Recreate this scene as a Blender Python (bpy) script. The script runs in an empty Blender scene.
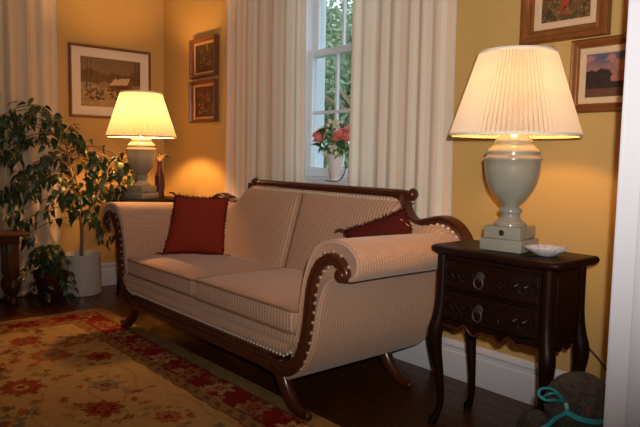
import bpy, bmesh, math, random
import numpy as np
from mathutils import Vector, Matrix, Quaternion

PI = math.pi
sc = bpy.context.scene
COL = sc.collection

# ------------------------------------------------------------------ camera
YAW, PITCH, ROLL = math.radians(49.4146), math.radians(5.2287), math.radians(0.9963)
CAM = Vector((4.8328, -2.4262, 1.05))
F = Vector((-math.sin(YAW) * math.cos(PITCH), math.cos(YAW) * math.cos(PITCH), -math.sin(PITCH)))
R0 = Vector((math.cos(YAW), math.sin(YAW), 0))
U0 = R0.cross(F)
CR = math.cos(ROLL) * R0 + math.sin(ROLL) * U0
CU = -math.sin(ROLL) * R0 + math.cos(ROLL) * U0
cam_data = bpy.data.cameras.new('camera')
cam = bpy.data.objects.new('camera', cam_data)
COL.objects.link(cam)
cam_data.sensor_width = 36.0
cam_data.lens = 629.85 * 36.0 / 640.0
cam_data.clip_start = 0.02
m3 = Matrix((CR, CU, -F)).transposed()
cam.matrix_world = Matrix.Translation(CAM) @ m3.to_4x4()
sc.camera = cam

# ------------------------------------------------------------------ light
world = bpy.data.worlds.new('world')
sc.world = world
world.use_nodes = True
bg = world.node_tree.nodes['Background']
bg.inputs[0].default_value = (0.90, 0.96, 1.0, 1)
bg.inputs[1].default_value = 1.8
# the photograph was taken with a small flash beside the lens (its shadow edges fall to the left of near things)
flash_data = bpy.data.lights.new('camera_flash', 'SPOT')
flash_data.energy = 185.0
flash_data.spot_size = math.radians(92)
flash_data.spot_blend = 1.0
flash_data.color = (1.0, 0.91, 0.83)
flash_data.shadow_soft_size = 0.02
flash = bpy.data.objects.new('camera_flash', flash_data)
COL.objects.link(flash)
flash.location = CAM + CR * 0.05 + CU * 0.09 - F * 0.02
flash.rotation_euler = (math.radians(90 + 12), 0, YAW - math.radians(5))
LAMP_W = 35.0        # far lamp; the near one has a weaker bulb
LAMP_COL = (1.0, 0.48, 0.15)

sc.view_settings.view_transform = 'Standard'
sc.view_settings.look = 'None'
sc.view_settings.exposure = 0.25
sc.view_settings.gamma = 1.0
sc.view_settings.use_curve_mapping = False
try:
    sc.cycles.max_bounces = 10
    sc.cycles.diffuse_bounces = 6
    sc.cycles.transmission_bounces = 8
    sc.cycles.transparent_max_bounces = 12
    sc.cycles.caustics_reflective = False
    sc.cycles.caustics_refractive = False
    sc.cycles.sample_clamp_indirect = 4.0
except Exception:
    pass

# ------------------------------------------------------------------ helpers: materials
class NT:
    def __init__(self, name):
        self.m = bpy.data.materials.new(name)
        self.m.use_nodes = True
        self.t = self.m.node_tree
        self.b = self.t.nodes['Principled BSDF']
        self.out = self.t.nodes['Material Output']
    def n(self, typ, **kw):
        nd = self.t.nodes.new(typ)
        for k, v in kw.items():
            setattr(nd, k, v)
        return nd
    def l(self, a, b):
        self.t.links.new(a, b)
    def math(self, op, a, b=None, c=None):
        nd = self.n('ShaderNodeMath', operation=op)
        for i, v in enumerate((a, b, c)):
            if v is None:
                continue
            if isinstance(v, (int, float)):
                nd.inputs[i].default_value = v
            else:
                self.l(v, nd.inputs[i])
        return nd.outputs[0]
    def mix(self, fac, a, b):
        nd = self.n('ShaderNodeMix', data_type='RGBA')
        for i, v in ((0, fac), (6, a), (7, b)):
            if isinstance(v, (int, float)):
                nd.inputs[i].default_value = v
            elif isinstance(v, tuple):
                nd.inputs[i].default_value = (*v, 1)
            else:
                self.l(v, nd.inputs[i])
        return nd.outputs[2]
    def noise(self, scale, detail=3, vec=None, rough=0.5):
        nd = self.n('ShaderNodeTexNoise')
        nd.inputs['Scale'].default_value = scale
        nd.inputs['Detail'].default_value = detail
        nd.inputs['Roughness'].default_value = rough
        if vec is not None:
            self.l(vec, nd.inputs['Vector'])
        return nd.outputs[0]
    def obj(self):
        return self.n('ShaderNodeTexCoord').outputs['Object']
    def bump(self, h, strength=0.2, dist=0.01):
        nd = self.n('ShaderNodeBump')
        nd.inputs['Strength'].default_value = strength
        nd.inputs['Distance'].default_value = dist
        self.l(h, nd.inputs['Height'])
        self.l(nd.outputs[0], self.b.inputs['Normal'])
    def col(self, c):
        if isinstance(c, tuple):
            self.b.inputs['Base Color'].default_value = (*c, 1)
        else:
            self.l(c, self.b.inputs['Base Color'])
    def set(self, **kw):
        for k, v in kw.items():
            self.b.inputs[k].default_value = v

def plain(name, c, rough=0.6, var=0.12, scale=12, metal=0.0, bump=0.0, spec=0.5, coat=0.0):
    t = NT(name)
    o = t.obj()
    nz = t.noise(scale, 4, o)
    dark = tuple(x * (1 - var) for x in c)
    lite = tuple(min(1, x * (1 + var)) for x in c)
    t.col(t.mix(nz, dark, lite))
    t.set(Roughness=rough, Metallic=metal)
    t.b.inputs['Specular IOR Level'].default_value = spec
    if coat:
        t.b.inputs['Coat Weight'].default_value = coat
        t.b.inputs['Coat Roughness'].default_value = 0.12
    if bump:
        t.bump(t.noise(scale * 6, 3, o), bump, 0.004)
    return t.m

def wood(name, c, c2, rough=0.3, stretch=(1, 12, 12), coat=0.3, spec=0.5):
    t = NT(name)
    mp = t.n('ShaderNodeMapping')
    mp.inputs['Scale'].default_value = stretch
    t.l(t.obj(), mp.inputs[0])
    nz = t.noise(4.0, 6, mp.outputs[0], 0.6)
    t.col(t.mix(nz, c, c2))
    t.set(Roughness=rough)
    t.b.inputs['Coat Weight'].default_value = coat
    t.b.inputs['Coat Roughness'].default_value = 0.15
    t.b.inputs['Specular IOR Level'].default_value = spec
    t.bump(nz, 0.06, 0.003)
    return t.m

def fabric_stripe(name, axis, base, line, period=0.021):
    """woven upholstery: fine stripes of little dashes along one axis of the object"""
    t = NT(name)
    sep = t.n('ShaderNodeSeparateXYZ')
    t.l(t.obj(), sep.inputs[0])
    a = sep.outputs[axis]
    s = t.math('SINE', t.math('MULTIPLY', a, 2 * PI / period))
    w = t.math('MULTIPLY', t.math('ADD', s, 1.0), 0.5)
    w = t.math('POWER', w, 2.2)
    # dashes across the stripes
    b = sep.outputs[2]
    c = sep.outputs[1 - axis]
    d = t.math('SINE', t.math('MULTIPLY', t.math('ADD', b, c), 2 * PI / 0.016))
    d = t.math('MULTIPLY', t.math('ADD', d, 1.0), 0.5)
    f = t.math('MULTIPLY', w, t.math('ADD', t.math('MULTIPLY', d, 0.45), 0.5))
    col = t.mix(f, base, line)
    nz = t.noise(7, 3, t.obj())
    col = t.mix(t.math('MULTIPLY', nz, 0.25), col, tuple(x * 0.75 for x in base))
    t.col(col)
    t.set(Roughness=0.75)
    t.b.inputs['Sheen Weight'].default_value = 0.25
    t.b.inputs['Specular IOR Level'].default_value = 0.25
    t.bump(f, 0.15, 0.002)
    return t.m

def attr_mat(name, rough=0.6, bump=0.0, scale=300, spec=0.3):
    t = NT(name)
    a = t.n('ShaderNodeAttribute', attribute_name='col')
    t.l(a.outputs['Color'], t.b.inputs['Base Color'])
    t.set(Roughness=rough)
    t.b.inputs['Specular IOR Level'].default_value = spec
    if bump:
        t.bump(t.noise(scale, 2, t.obj()), bump, 0.004)
    return t.m

# ------------------------------------------------------------------ helpers: meshes
class MB:
    def __init__(self):
        self.v = []
        self.f = []
    def add(self, vs, fs):
        o = len(self.v)
        self.v += [tuple(p) for p in vs]
        self.f += [tuple(i + o for i in f) for f in fs]
        return self
    def box(self, x0, x1, y0, y1, z0, z1, bev=0.0, seg=2):
        if bev <= 0:
            vs = [(x, y, z) for x in (x0, x1) for y in (y0, y1) for z in (z0, z1)]
            return self.add(vs, [(0, 1, 3, 2), (4, 6, 7, 5), (0, 4, 5, 1), (2, 3, 7, 6), (0, 2, 6, 4), (1, 5, 7, 3)])
        bm = bmesh.new()
        bmesh.ops.create_cube(bm, size=1)
        for v in bm.verts:
            v.co = Vector(((x0 + x1) / 2 + v.co.x * (x1 - x0), (y0 + y1) / 2 + v.co.y * (y1 - y0), (z0 + z1) / 2 + v.co.z * (z1 - z0)))
        bmesh.ops.bevel(bm, geom=bm.edges[:], offset=bev, segments=seg, affect='EDGES', profile=0.5)
        bm.verts.index_update()
        vs = [v.co[:] for v in bm.verts]
        fs = [[v.index for v in f.verts] for f in bm.faces]
        bm.free()
        return self.add(vs, fs)
    def lathe(self, prof, n=32, c=(0, 0, 0), axis='Z', closed=False, cap=True):
        vs = []
        for r, z in prof:
            for k in range(n):
                a = 2 * PI * k / n
                if axis == 'Z':
                    vs.append((c[0] + r * math.cos(a), c[1] + r * math.sin(a), c[2] + z))
                elif axis == 'X':
                    vs.append((c[0] + z, c[1] + r * math.cos(a), c[2] + r * math.sin(a)))
                else:
                    vs.append((c[0] + r * math.cos(a), c[1] + z, c[2] - r * math.sin(a)))
        fs = []
        m = len(prof)
        for i in range(m - 1):
            for k in range(n):
                k2 = (k + 1) % n
                fs.append((i * n + k, i * n + k2, (i + 1) * n + k2, (i + 1) * n + k))
        if cap:
            if prof[0][0] > 1e-4:
                fs.append(tuple(range(n - 1, -1, -1)))
            if prof[-1][0] > 1e-4:
                fs.append(tuple((m - 1) * n + k for k in range(n)))
        return self.add(vs, fs)
    def tube(self, pts, rad, n=8, cap=True, flat=None, up=None):
        """round tube through points, rad scalar or list; flat=(su,sv) scales the section"""
        pts = [Vector(p) for p in pts]
        m = len(pts)
        if isinstance(rad, (int, float)):
            rad = [rad] * m
        vs = []
        u = None
        for i, p in enumerate(pts):
            t = (pts[min(i + 1, m - 1)] - pts[max(i - 1, 0)])
            t = t.normalized() if t.length > 1e-9 else Vector((0, 0, 1))
            if up is not None:
                u = Vector(up) - Vector(up).dot(t) * t
                u.normalize()
            elif u is None:
                a = Vector((0, 0, 1)) if abs(t.z) < 0.9 else Vector((1, 0, 0))
                u = (a - a.dot(t) * t).normalized()
            else:
                u = u - u.dot(t) * t
                u.normalize()
            w = t.cross(u)
            su, sv = flat if flat else (1, 1)
            for k in range(n):
                a = 2 * PI * (k + 0.5) / n
                vs.append(p + (u * math.cos(a) * su + w * math.sin(a) * sv) * rad[i])
        fs = []
        for i in range(m - 1):
            for k in range(n):
                k2 = (k + 1) % n
                fs.append((i * n + k, i * n + k2, (i + 1) * n + k2, (i + 1) * n + k))
        if cap:
            fs.append(tuple(range(n - 1, -1, -1)))
            fs.append(tuple((m - 1) * n + k for k in range(n)))
        return self.add(vs, fs)
    def strip(self, pts, width, d0, d1, bev=0.004):
        """flat moulded strip following a path in the XZ plane, from y=d0 (front) to y=d1"""
        pts = [Vector((p[0], p[1])) for p in pts]
        m = len(pts)
        if isinstance(width, (int, float)):
            width = [width] * m
        sec = [(-.5, 1), (-.5, .25), (-.38, .06), (-.22, 0), (-.1, .09), (.1, .09), (.22, 0), (.38, .06), (.5, .25), (.5, 1)]
        n = len(sec)
        vs = []
        for i, p in enumerate(pts):
            t = (pts[min(i + 1, m - 1)] - pts[max(i - 1, 0)]).normalized()
            nn = Vector((-t.y, t.x))
            for a, b in sec:
                q = p + nn * a * width[i]
                vs.append((q.x, d0 + (d1 - d0) * b, q.y))
        fs = []
        for i in range(m - 1):
            for k in range(n):
                k2 = (k + 1) % n
                fs.append((i * n + k, (i + 1) * n + k, (i + 1) * n + k2, i * n + k2))
        fs.append(tuple(range(n)))
        fs.append(tuple((m - 1) * n + k for k in range(n - 1, -1, -1)))
        return self.add(vs, fs)
    def prism(self, poly, a, b, axis='Y', ins=0.0):
        """closed 2D polygon (CCW) extruded along axis from a to b"""
        n = len(poly)
        vs = []
        for s in (a, b):
            for p in poly:
                vs.append({'Y': (p[0], s, p[1]), 'X': (s, p[0], p[1]), 'Z': (p[0], p[1], s)}[axis])
        fs = [(k, (k + 1) % n, n + (k + 1) % n, n + k) for k in range(n)]
        fs += [tuple(range(n - 1, -1, -1)), tuple(n + k for k in range(n))]
        return self.add(vs, fs)
    def dome(self, p, nrm, r, n=6, h=0.6):
        nrm = Vector(nrm).normalized()
        a = Vector((0, 0, 1)) if abs(nrm.z) < 0.9 else Vector((1, 0, 0))
        u = (a - a.dot(nrm) * nrm).normalized()
        w = nrm.cross(u)
        p = Vector(p)
        vs = [p + nrm * r * h]
        for rr, hh in ((0.7, 0.75), (1.0, 0.0)):
            for k in range(n):
                t = 2 * PI * k / n
                vs.append(p + (u * math.cos(t) + w * math.sin(t)) * r * rr + nrm * r * h * hh)
        fs = [(0, 1 + k, 1 + (k + 1) % n) for k in range(n)]
        fs += [(1 + k, 1 + n + k, 1 + n + (k + 1) % n, 1 + (k + 1) % n) for k in range(n)]
        return self.add(vs, fs)
    def build(self, name, mat, parent=None, smooth=True, angle=40, fix=True):
        me = bpy.data.meshes.new(name)
        me.from_pydata(self.v, [], self.f)
        if fix:
            bm = bmesh.new()
            bm.from_mesh(me)
            bmesh.ops.recalc_face_normals(bm, faces=bm.faces[:])
            bm.to_mesh(me)
            bm.free()
        me.materials.append(mat)
        if smooth:
            me.polygons.foreach_set('use_smooth', [True] * len(me.polygons))
            try:
                me.set_sharp_from_angle(angle=math.radians(angle))
            except Exception:
                pass
        me.update()
        o = bpy.data.objects.new(name, me)
        COL.objects.link(o)
        if parent is not None:
            o.parent = parent
        return o

def inst(name, me, parent, loc=(0, 0, 0), rot=None, scale=1.0):
    o = bpy.data.objects.new(name, me)
    COL.objects.link(o)
    o.parent = parent
    o.location = loc
    if rot is not None:
        o.rotation_mode = 'QUATERNION'
        o.rotation_quaternion = rot
    o.scale = (scale, scale, scale) if isinstance(scale, (int, float)) else scale
    return o

def thing(name, label, cat, loc=(0, 0, 0), rz=0.0, group=None):
    o = bpy.data.objects.new(name, None)
    COL.objects.link(o)
    o.location = loc
    o.rotation_euler = (0, 0, rz)
    o.empty_display_size = 0.1
    return tag(o, label, cat, group)

def tag(o, label, cat, group=None):
    o['label'] = label
    o['category'] = cat
    if group:
        o['group'] = group
    return o

def struct(o, label, cat):
    o['kind'] = 'structure'
    o['label'] = label
    o['category'] = cat
    return o

def spline(pts, n=8):
    """Catmull-Rom through tuples of any dimension"""
    P = [np.array(p, float) for p in pts]
    P = [2 * P[0] - P[1]] + P + [2 * P[-1] - P[-2]]
    out = []
    for i in range(1, len(P) - 2):
        for k in range(n):
            t = k / n
            a, b, c, d = P[i - 1], P[i], P[i + 1], P[i + 2]
            out.append(tuple(0.5 * ((2 * b) + (-a + c) * t + (2 * a - 5 * b + 4 * c - d) * t * t + (-a + 3 * b - 3 * c + d) * t ** 3)))
    out.append(tuple(P[-2]))
    return out

def vnoise(x, y, seed=0):
    """numpy value noise"""
    x = np.asarray(x, float); y = np.asarray(y, float)
    xi = np.floor(x).astype(np.int64); yi = np.floor(y).astype(np.int64)
    xf = x - xi; yf = y - yi
    def h(a, b):
        n = (a * 374761393 + b * 668265263 + seed * 974634777) & 0xffffffff
        n = ((n ^ (n >> 13)) * 1274126177) & 0xffffffff
        return ((n ^ (n >> 16)) & 0xffff) / 65535.0
    u = xf * xf * (3 - 2 * xf); v = yf * yf * (3 - 2 * yf)
    return (h(xi, yi) * (1 - u) + h(xi + 1, yi) * u) * (1 - v) + (h(xi, yi + 1) * (1 - u) + h(xi + 1, yi + 1) * u) * v

def fbm(x, y, seed=0, oct=4):
    s = 0; a = 0.5; t = 0
    for i in range(oct):
        s = s + a * vnoise(x * 2 ** i, y * 2 ** i, seed + i); t += a; a *= 0.5
    return s / t

def srgb(r, g, b):
    f = lambda c: (c / 255 / 12.92) if c / 255 <= 0.04045 else ((c / 255 + 0.055) / 1.055) ** 2.4
    return (f(r), f(g), f(b))

# ------------------------------------------------------------------ materials
M = {}
M['wall'] = plain('ochre_wall_paint', (0.52, 0.345, 0.120), 0.65, 0.04, 3, bump=0.03, spec=0.3)
M['ceiling'] = plain('ceiling_paint', (0.84, 0.80, 0.72), 0.9, 0.03, 3)
M['trim'] = plain('white_trim_paint', (0.66, 0.68, 0.75), 0.45, 0.03, 5)
M['trimwood'] = wood('stained_trim_wood', (0.16, 0.06, 0.015), (0.24, 0.10, 0.03), 0.5, (12, 12, 1))
M['plank'] = wood('dark_floor_plank', (0.040, 0.013, 0.004), (0.085, 0.030, 0.009), 0.36, (1, 14, 14), 0.1, 0.3)
M['mahog'] = wood('mahogany', (0.040, 0.009, 0.004), (0.085, 0.021, 0.008), 0.3, (6, 6, 6), 0.2, 0.35)
M['mahog_dark'] = wood('dark_mahogany', (0.008, 0.0025, 0.0015), (0.017, 0.005, 0.0026), 0.42, (6, 6, 6), 0.0, 0.14)
M['table_wood'] = wood('brown_table_wood', (0.07, 0.024, 0.008), (0.12, 0.045, 0.016), 0.4, (4, 4, 4), 0.2)
UB, UL = (0.42, 0.235, 0.145), (0.68, 0.50, 0.365)
M['fabx'] = fabric_stripe('striped_upholstery', 0, UB, UL)
M['faby'] = fabric_stripe('striped_upholstery_arm', 1, UB, (0.62, 0.45, 0.325), 0.0155)
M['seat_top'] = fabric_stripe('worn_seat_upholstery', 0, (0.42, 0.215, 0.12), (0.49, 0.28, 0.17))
M['piping'] = plain('upholstery_piping', (0.26, 0.135, 0.07), 0.8, 0.1, 40)
M['nail_dark'] = plain('bronze_nailhead', (0.42, 0.28, 0.16), 0.35, 0.1, 30, metal=0.3)
M['nail_pale'] = plain('pale_nailhead', (0.62, 0.50, 0.36), 0.4, 0.1, 30)
M['ceramic'] = plain('celadon_ceramic', (0.25, 0.25, 0.205), 0.22, 0.08, 9, coat=0.6)
M['brass'] = plain('brass', (0.65, 0.42, 0.14), 0.3, 0.1, 20, metal=1.0)
M['iron'] = plain('dark_metal', (0.05, 0.04, 0.03), 0.5, 0.2, 30, metal=0.3)
M['gold'] = plain('gilt_frame', (0.24, 0.090, 0.022), 0.42, 0.3, 30, metal=0.35)
M['gilt'] = plain('pale_gilt', (0.55, 0.36, 0.15), 0.42, 0.2, 40, metal=0.3)
M['frame_brown'] = wood('brown_picture_frame', (0.12, 0.036, 0.012), (0.20, 0.065, 0.02), 0.35, (6, 6, 6))
M['liner'] = plain('linen_frame_liner', (0.58, 0.44, 0.28), 0.8, 0.1, 60)
M['mat'] = plain('cream_picture_mat', (0.72, 0.66, 0.55), 0.9, 0.03, 10)
M['white_cer'] = plain('white_glazed_pot', (0.72, 0.68, 0.66), 0.3, 0.03, 6, coat=0.3)
M['soil'] = plain('potting_soil', (0.03, 0.02, 0.012), 0.95, 0.4, 60, bump=0.5)
M['redpot'] = plain('dark_red_pot', (0.06, 0.014, 0.010), 0.4, 0.15, 12)
M['bark'] = plain('ficus_bark', (0.26, 0.16, 0.085), 0.85, 0.3, 50, bump=0.3)
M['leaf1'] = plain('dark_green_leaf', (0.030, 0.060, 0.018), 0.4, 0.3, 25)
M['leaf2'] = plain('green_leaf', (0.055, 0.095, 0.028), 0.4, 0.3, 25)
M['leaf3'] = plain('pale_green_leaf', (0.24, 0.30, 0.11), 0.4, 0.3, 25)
M['leaf4'] = plain('bouquet_leaf', (0.06, 0.14, 0.04), 0.5, 0.3, 25)
M['dried'] = plain('dark_dried_leaf', (0.016, 0.014, 0.008), 0.7, 0.3, 25)
M['rose'] = plain('coral_rose_petal', (0.84, 0.27, 0.24), 0.7, 0.25, 40)
M['bud'] = plain('cream_bud', (0.62, 0.60, 0.42), 0.7, 0.2, 40)
M['cable'] = plain('black_cable', (0.02, 0.018, 0.016), 0.5, 0.1, 10)
M['ribbon'] = plain('teal_ribbon', (0.02, 0.27, 0.30), 0.35, 0.15, 30)
M['basket'] = plain('woven_wicker', (0.16, 0.09, 0.04), 0.8, 0.3, 60, bump=0.4)
M['darkred'] = plain('dark_red_glass', (0.060, 0.008, 0.006), 0.5, 0.2, 10)
M['pinkdish'] = plain('white_porcelain', (0.66, 0.64, 0.68), 0.25, 0.04, 20, coat=0.4)
M['bluerim'] = plain('grey_blue_glaze', (0.42, 0.44, 0.52), 0.3, 0.1, 30, coat=0.4)
M['fringe'] = plain('dark_red_fringe', (0.060, 0.006, 0.005), 0.85, 0.3, 80)
M['goldcord'] = plain('gold_braid', (0.52, 0.36, 0.16), 0.6, 0.2, 80)
M['lawn'] = plain('lawn', (0.09, 0.15, 0.05), 0.9, 0.3, 4)
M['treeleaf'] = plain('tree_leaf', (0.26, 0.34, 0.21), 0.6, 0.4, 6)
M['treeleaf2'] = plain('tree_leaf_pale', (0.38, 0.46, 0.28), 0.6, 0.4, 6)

def mat_shade():
    t = NT('pleated_lamp_shade')
    nz = t.noise(14, 3, t.obj())
    d = t.n('ShaderNodeBsdfDiffuse')
    tr = t.n('ShaderNodeBsdfTranslucent')
    t.l(t.mix(nz, (0.58, 0.51, 0.40), (0.64, 0.57, 0.46)), d.inputs[0])
    t.l(t.mix(nz, (0.88, 0.74, 0.52), (0.92, 0.80, 0.60)), tr.inputs[0])
    mx = t.n('ShaderNodeMixShader')
    mx.inputs[0].default_value = 0.125
    t.l(d.outputs[0], mx.inputs[1])
    t.l(tr.outputs[0], mx.inputs[2])
    t.l(mx.outputs[0], t.out.inputs[0])
    return t.m
M['shade'] = mat_shade()
M['shade_trim'] = plain('shade_braid', (0.84, 0.76, 0.62), 0.85, 0.1, 60)

def mat_bulb(watts):
    t = NT('lit_bulb')
    r = 0.034
    t.b.inputs['Emission Color'].default_value = (*LAMP_COL, 1)
    t.b.inputs['Emission Strength'].default_value = watts / (4 * PI * r * r * PI)
    t.col(t.mix(t.noise(3, 1, t.obj()), (0.9, 0.9, 0.85), (0.92, 0.92, 0.88)))
    return t.m
M['bulb'] = mat_bulb(LAMP_W)
M['bulb_weak'] = mat_bulb(LAMP_W * 0.18)

def mat_curtain(name, c1, c2, period):
    t = NT(name)
    uv = t.n('ShaderNodeUVMap')
    sep = t.n('ShaderNodeSeparateXYZ')
    t.l(uv.outputs[0], sep.inputs[0])
    s = t.math('SINE', t.math('MULTIPLY', sep.outputs[0], 2 * PI / period))
    s2 = t.math('SINE', t.math('MULTIPLY', sep.outputs[0], 2 * PI / (period * 2.6)))
    w = t.math('MULTIPLY_ADD', s, 2.2, 0.5)
    nd = t.n('ShaderNodeClamp'); t.l(w, nd.inputs[0])
    f = t.math('MULTIPLY', nd.outputs[0], t.math('MULTIPLY_ADD', s2, 0.25, 0.70))
    col = t.mix(f, c1, c2)
    nz = t.noise(300, 2, uv.outputs[0])
    col = t.mix(t.math('MULTIPLY', nz, 0.2), col, tuple(x * .8 for x in c1))
    tr = t.n('ShaderNodeBsdfTranslucent')
    t.l(col, tr.inputs[0])
    t.l(col, t.b.inputs['Base Color'])
    t.set(Roughness=0.8)
    t.b.inputs['Specular IOR Level'].default_value = 0.15
    mx = t.n('ShaderNodeMixShader')
    mx.inputs[0].default_value = 0.22
    t.l(t.b.outputs[0], mx.inputs[1])
    t.l(tr.outputs[0], mx.inputs[2])
    t.l(mx.outputs[0], t.out.inputs[0])
    return t.m
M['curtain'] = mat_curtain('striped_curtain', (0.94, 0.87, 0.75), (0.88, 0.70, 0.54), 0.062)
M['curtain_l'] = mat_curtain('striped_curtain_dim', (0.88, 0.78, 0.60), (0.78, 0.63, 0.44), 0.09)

def mat_glass():
    t = NT('window_glass')
    g = t.n('ShaderNodeBsdfGlossy'); g.inputs['Roughness'].default_value = 0.02
    tr = t.n('ShaderNodeBsdfTransparent')
    nz = t.noise(3, 2, t.obj())
    t.l(t.mix(nz, (0.80, 0.88, 0.90), (0.84, 0.91, 0.92)), tr.inputs[0])
    mx = t.n('ShaderNodeMixShader')
    mx.inputs[0].default_value = 0.05; t.l(tr.outputs[0], mx.inputs[1]); t.l(g.outputs[0], mx.inputs[2])
    t.l(mx.outputs[0], t.out.inputs[0])
    return t.m
M['glass'] = mat_glass()

def mat_check(name, c1, c2, n):
    """diamond check of fine lines"""
    t = NT(name)
    sep = t.n('ShaderNodeSeparateXYZ')
    t.l(t.obj(), sep.inputs[0])
    x, z = sep.outputs[0], sep.outputs[2]
    a = t.math('SINE', t.math('MULTIPLY', t.math('ADD', x, z), n))
    b = t.math('SINE', t.math('MULTIPLY', t.math('SUBTRACT', x, z), n))
    f = t.math('POWER', t.math('MAXIMUM', t.math('ABSOLUTE', a), t.math('ABSOLUTE', b)), 9.0)
    t.col(t.mix(t.math('MULTIPLY', f, 0.9), c1, c2))
    t.set(Roughness=0.75)
    t.b.inputs['Specular IOR Level'].default_value = 0.1
    t.bump(f, 0.25, 0.003)
    return t.m
M['pillow'] = mat_check('red_check_cloth', (0.17, 0.008, 0.006), (0.29, 0.050, 0.018), 150)
M['pillow2'] = mat_check('maroon_cloth', (0.050, 0.004, 0.004), (0.085, 0.014, 0.008), 170)

def mat_yarn():
    t = NT('variegated_yarn')
    nz = t.noise(34, 2, t.obj())
    r = t.n('ShaderNodeValToRGB')
    e = r.color_ramp.elements
    e[0].position = 0.30; e[0].color = (0.025, 0.045, 0.045, 1)
    e[1].position = 0.75; e[1].color = (0.17, 0.045, 0.045, 1)
    for p, c in ((0.42, (0.045, 0.030, 0.026)), (0.5, (0.07, 0.05, 0.045)), (0.6, (0.03, 0.05, 0.045))):
        q = e.new(p); q.color = (*c, 1)
    t.l(nz, r.inputs[0])
    t.col(r.outputs[0])
    t.set(Roughness=0.95)
    t.b.inputs['Specular IOR Level'].default_value = 0.1
    return t.m
M['yarn'] = mat_yarn()
M['print'] = attr_mat('painted_picture', 0.55)
M['print_glass'] = attr_mat('print_under_glass', 0.35)
M['rug'] = attr_mat('wool_rug', 0.95, 0.5, 260, 0.1)

# ================================================================== THE ROOM
ROOM_F = -4.6          # front wall
CEIL = 2.75
WR = 4.10              # room face of the right-hand wall
OPEN0, OPEN1, OPENH = -0.767, -3.0, 2.15

# ---- floor: sub-floor with planks as parts
fl = MB().box(-0.2, 7.4, ROOM_F - 0.2, 0.2, -0.14, -0.022).build('floor', M['plank'], smooth=False)
struct(fl, 'dark stained wooden plank floor', 'floor')
rnd = random.Random(4)
plank_meshes = []
for L in (1.1, 1.6, 2.2):
    for k in range(2):
        me_o = MB().box(0.0006, L - 0.0006, 0.0008, 0.0812, -0.022, 0.0, 0.0016, 1).build('plank', M['plank'], fl, smooth=False)
        plank_meshes.append((L, me_o.data))
        bpy.data.objects.remove(me_o)
yy = -0.082
while yy > -4.6:
    xx = -rnd.random() * 1.0
    while xx < 4.9:
        L, me = rnd.choice(plank_meshes)
        inst('plank', me, fl, (xx, yy, rnd.uniform(-0.0006, 0)))
        xx += L
    yy -= 0.082

# ---- walls
WX0, WX1, WZ0, WZ1 = 1.767, 2.533, 0.905, 2.42     # window opening
mb = MB()
mb.box(-0.15, WX0, 0, 0.2, 0, CEIL).box(WX1, 7.4, 0, 0.2, 0, CEIL)
mb.box(WX0, WX1, 0, 0.2, 0, WZ0).box(WX0, WX1, 0, 0.2, WZ1, CEIL)
struct(mb.build('wall_back', M['wall'], smooth=False), 'ochre yellow wall with the curtained window', 'wall')
struct(MB().box(-0.15, 0, ROOM_F, 0, 0, CEIL).build('wall_left', M['wall'], smooth=False), 'ochre yellow wall behind the potted ficus', 'wall')
struct(MB().box(-0.15, 7.4, ROOM_F - 0.15, ROOM_F, 0, CEIL).build('wall_front', M['wall'], smooth=False), 'ochre yellow wall opposite the window', 'wall')
struct(MB().box(7.4, 7.55, ROOM_F - 0.15, 0.2, 0, CEIL).build('wall_far', M['wall'], smooth=False), 'unseen far wall added to keep sky light out of the adjoining room', 'wall')  # added unseen, like the front wall's extension, to cut the sky fill
mb = MB()
mb.box(WR, WR + 0.13, OPEN0 + 0.012, 0, 0, CEIL).box(WR, WR + 0.13, ROOM_F, OPEN1 - 0.012, 0, CEIL)
mb.box(WR, WR + 0.13, OPEN1 - 0.012, OPEN0 + 0.012, OPENH + 0.012, CEIL)
struct(mb.build('wall_right', M['wall'], smooth=False), 'wall with the wide cased opening', 'wall')
struct(MB().box(-0.15, 7.4, ROOM_F - 0.15, 0.2, CEIL, CEIL + 0.12).build('ceiling', M['ceiling'], smooth=False), 'pale ceiling', 'ceiling')

# ---- baseboards (plain board, moulded cap)
bprof = [(0, 0), (-0.020, 0), (-0.020, 0.125), (-0.016, 0.132), (-0.016, 0.150), (-0.022, 0.158), (-0.019, 0.170), (-0.008, 0.180), (0, 0.182)]
b1 = MB().prism(bprof, 0.022, WR, 'X').build('baseboard_back', M['trim'], angle=25)
struct(b1, 'white baseboard along the window wall', 'baseboard')
b2 = MB().prism([(-a, z) for a, z in bprof], ROOM_F, 0, 'Y').build('baseboard_left', M['trim'], angle=25)
struct(b2, 'white baseboard behind the potted ficus', 'baseboard')

# ---- cased opening in the right wall
t1 = MB().box(WR, WR + 0.13, OPEN0, OPEN0 + 0.012, 0, OPENH).build('trim_1', M['trim'], smooth=False)
struct(t1, 'white painted jamb of the cased opening', 'door trim')
MB().box(WR - 0.016, WR, OPEN0 + 0.006, OPEN0 + 0.10, 0, OPENH + 0.1, 0.003).build('casing', M['trim'], t1)
MB().box(WR + 0.13, WR + 0.15, OPEN0 + 0.006, OPEN0 + 0.115, 0, OPENH + 0.1, 0.004).build('casing', M['trim'], t1)
MB().box(WR + 0.048, WR + 0.085, OPEN0 - 0.010, OPEN0, 0, OPENH, 0.002).build('door_stop', M['trim'], t1)
t2 = MB().box(WR, WR + 0.13, OPEN1 - 0.012, OPEN1, 0, OPENH).build('trim_2', M['trim'], smooth=False)
struct(t2, 'white painted far jamb of the cased opening', 'door trim')
t3 = MB().box(WR, WR + 0.13, OPEN1, OPEN0, OPENH, OPENH + 0.012).build('trim_3', M['trim'], smooth=False)
struct(t3, 'white painted head of the cased opening', 'door trim')

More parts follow.
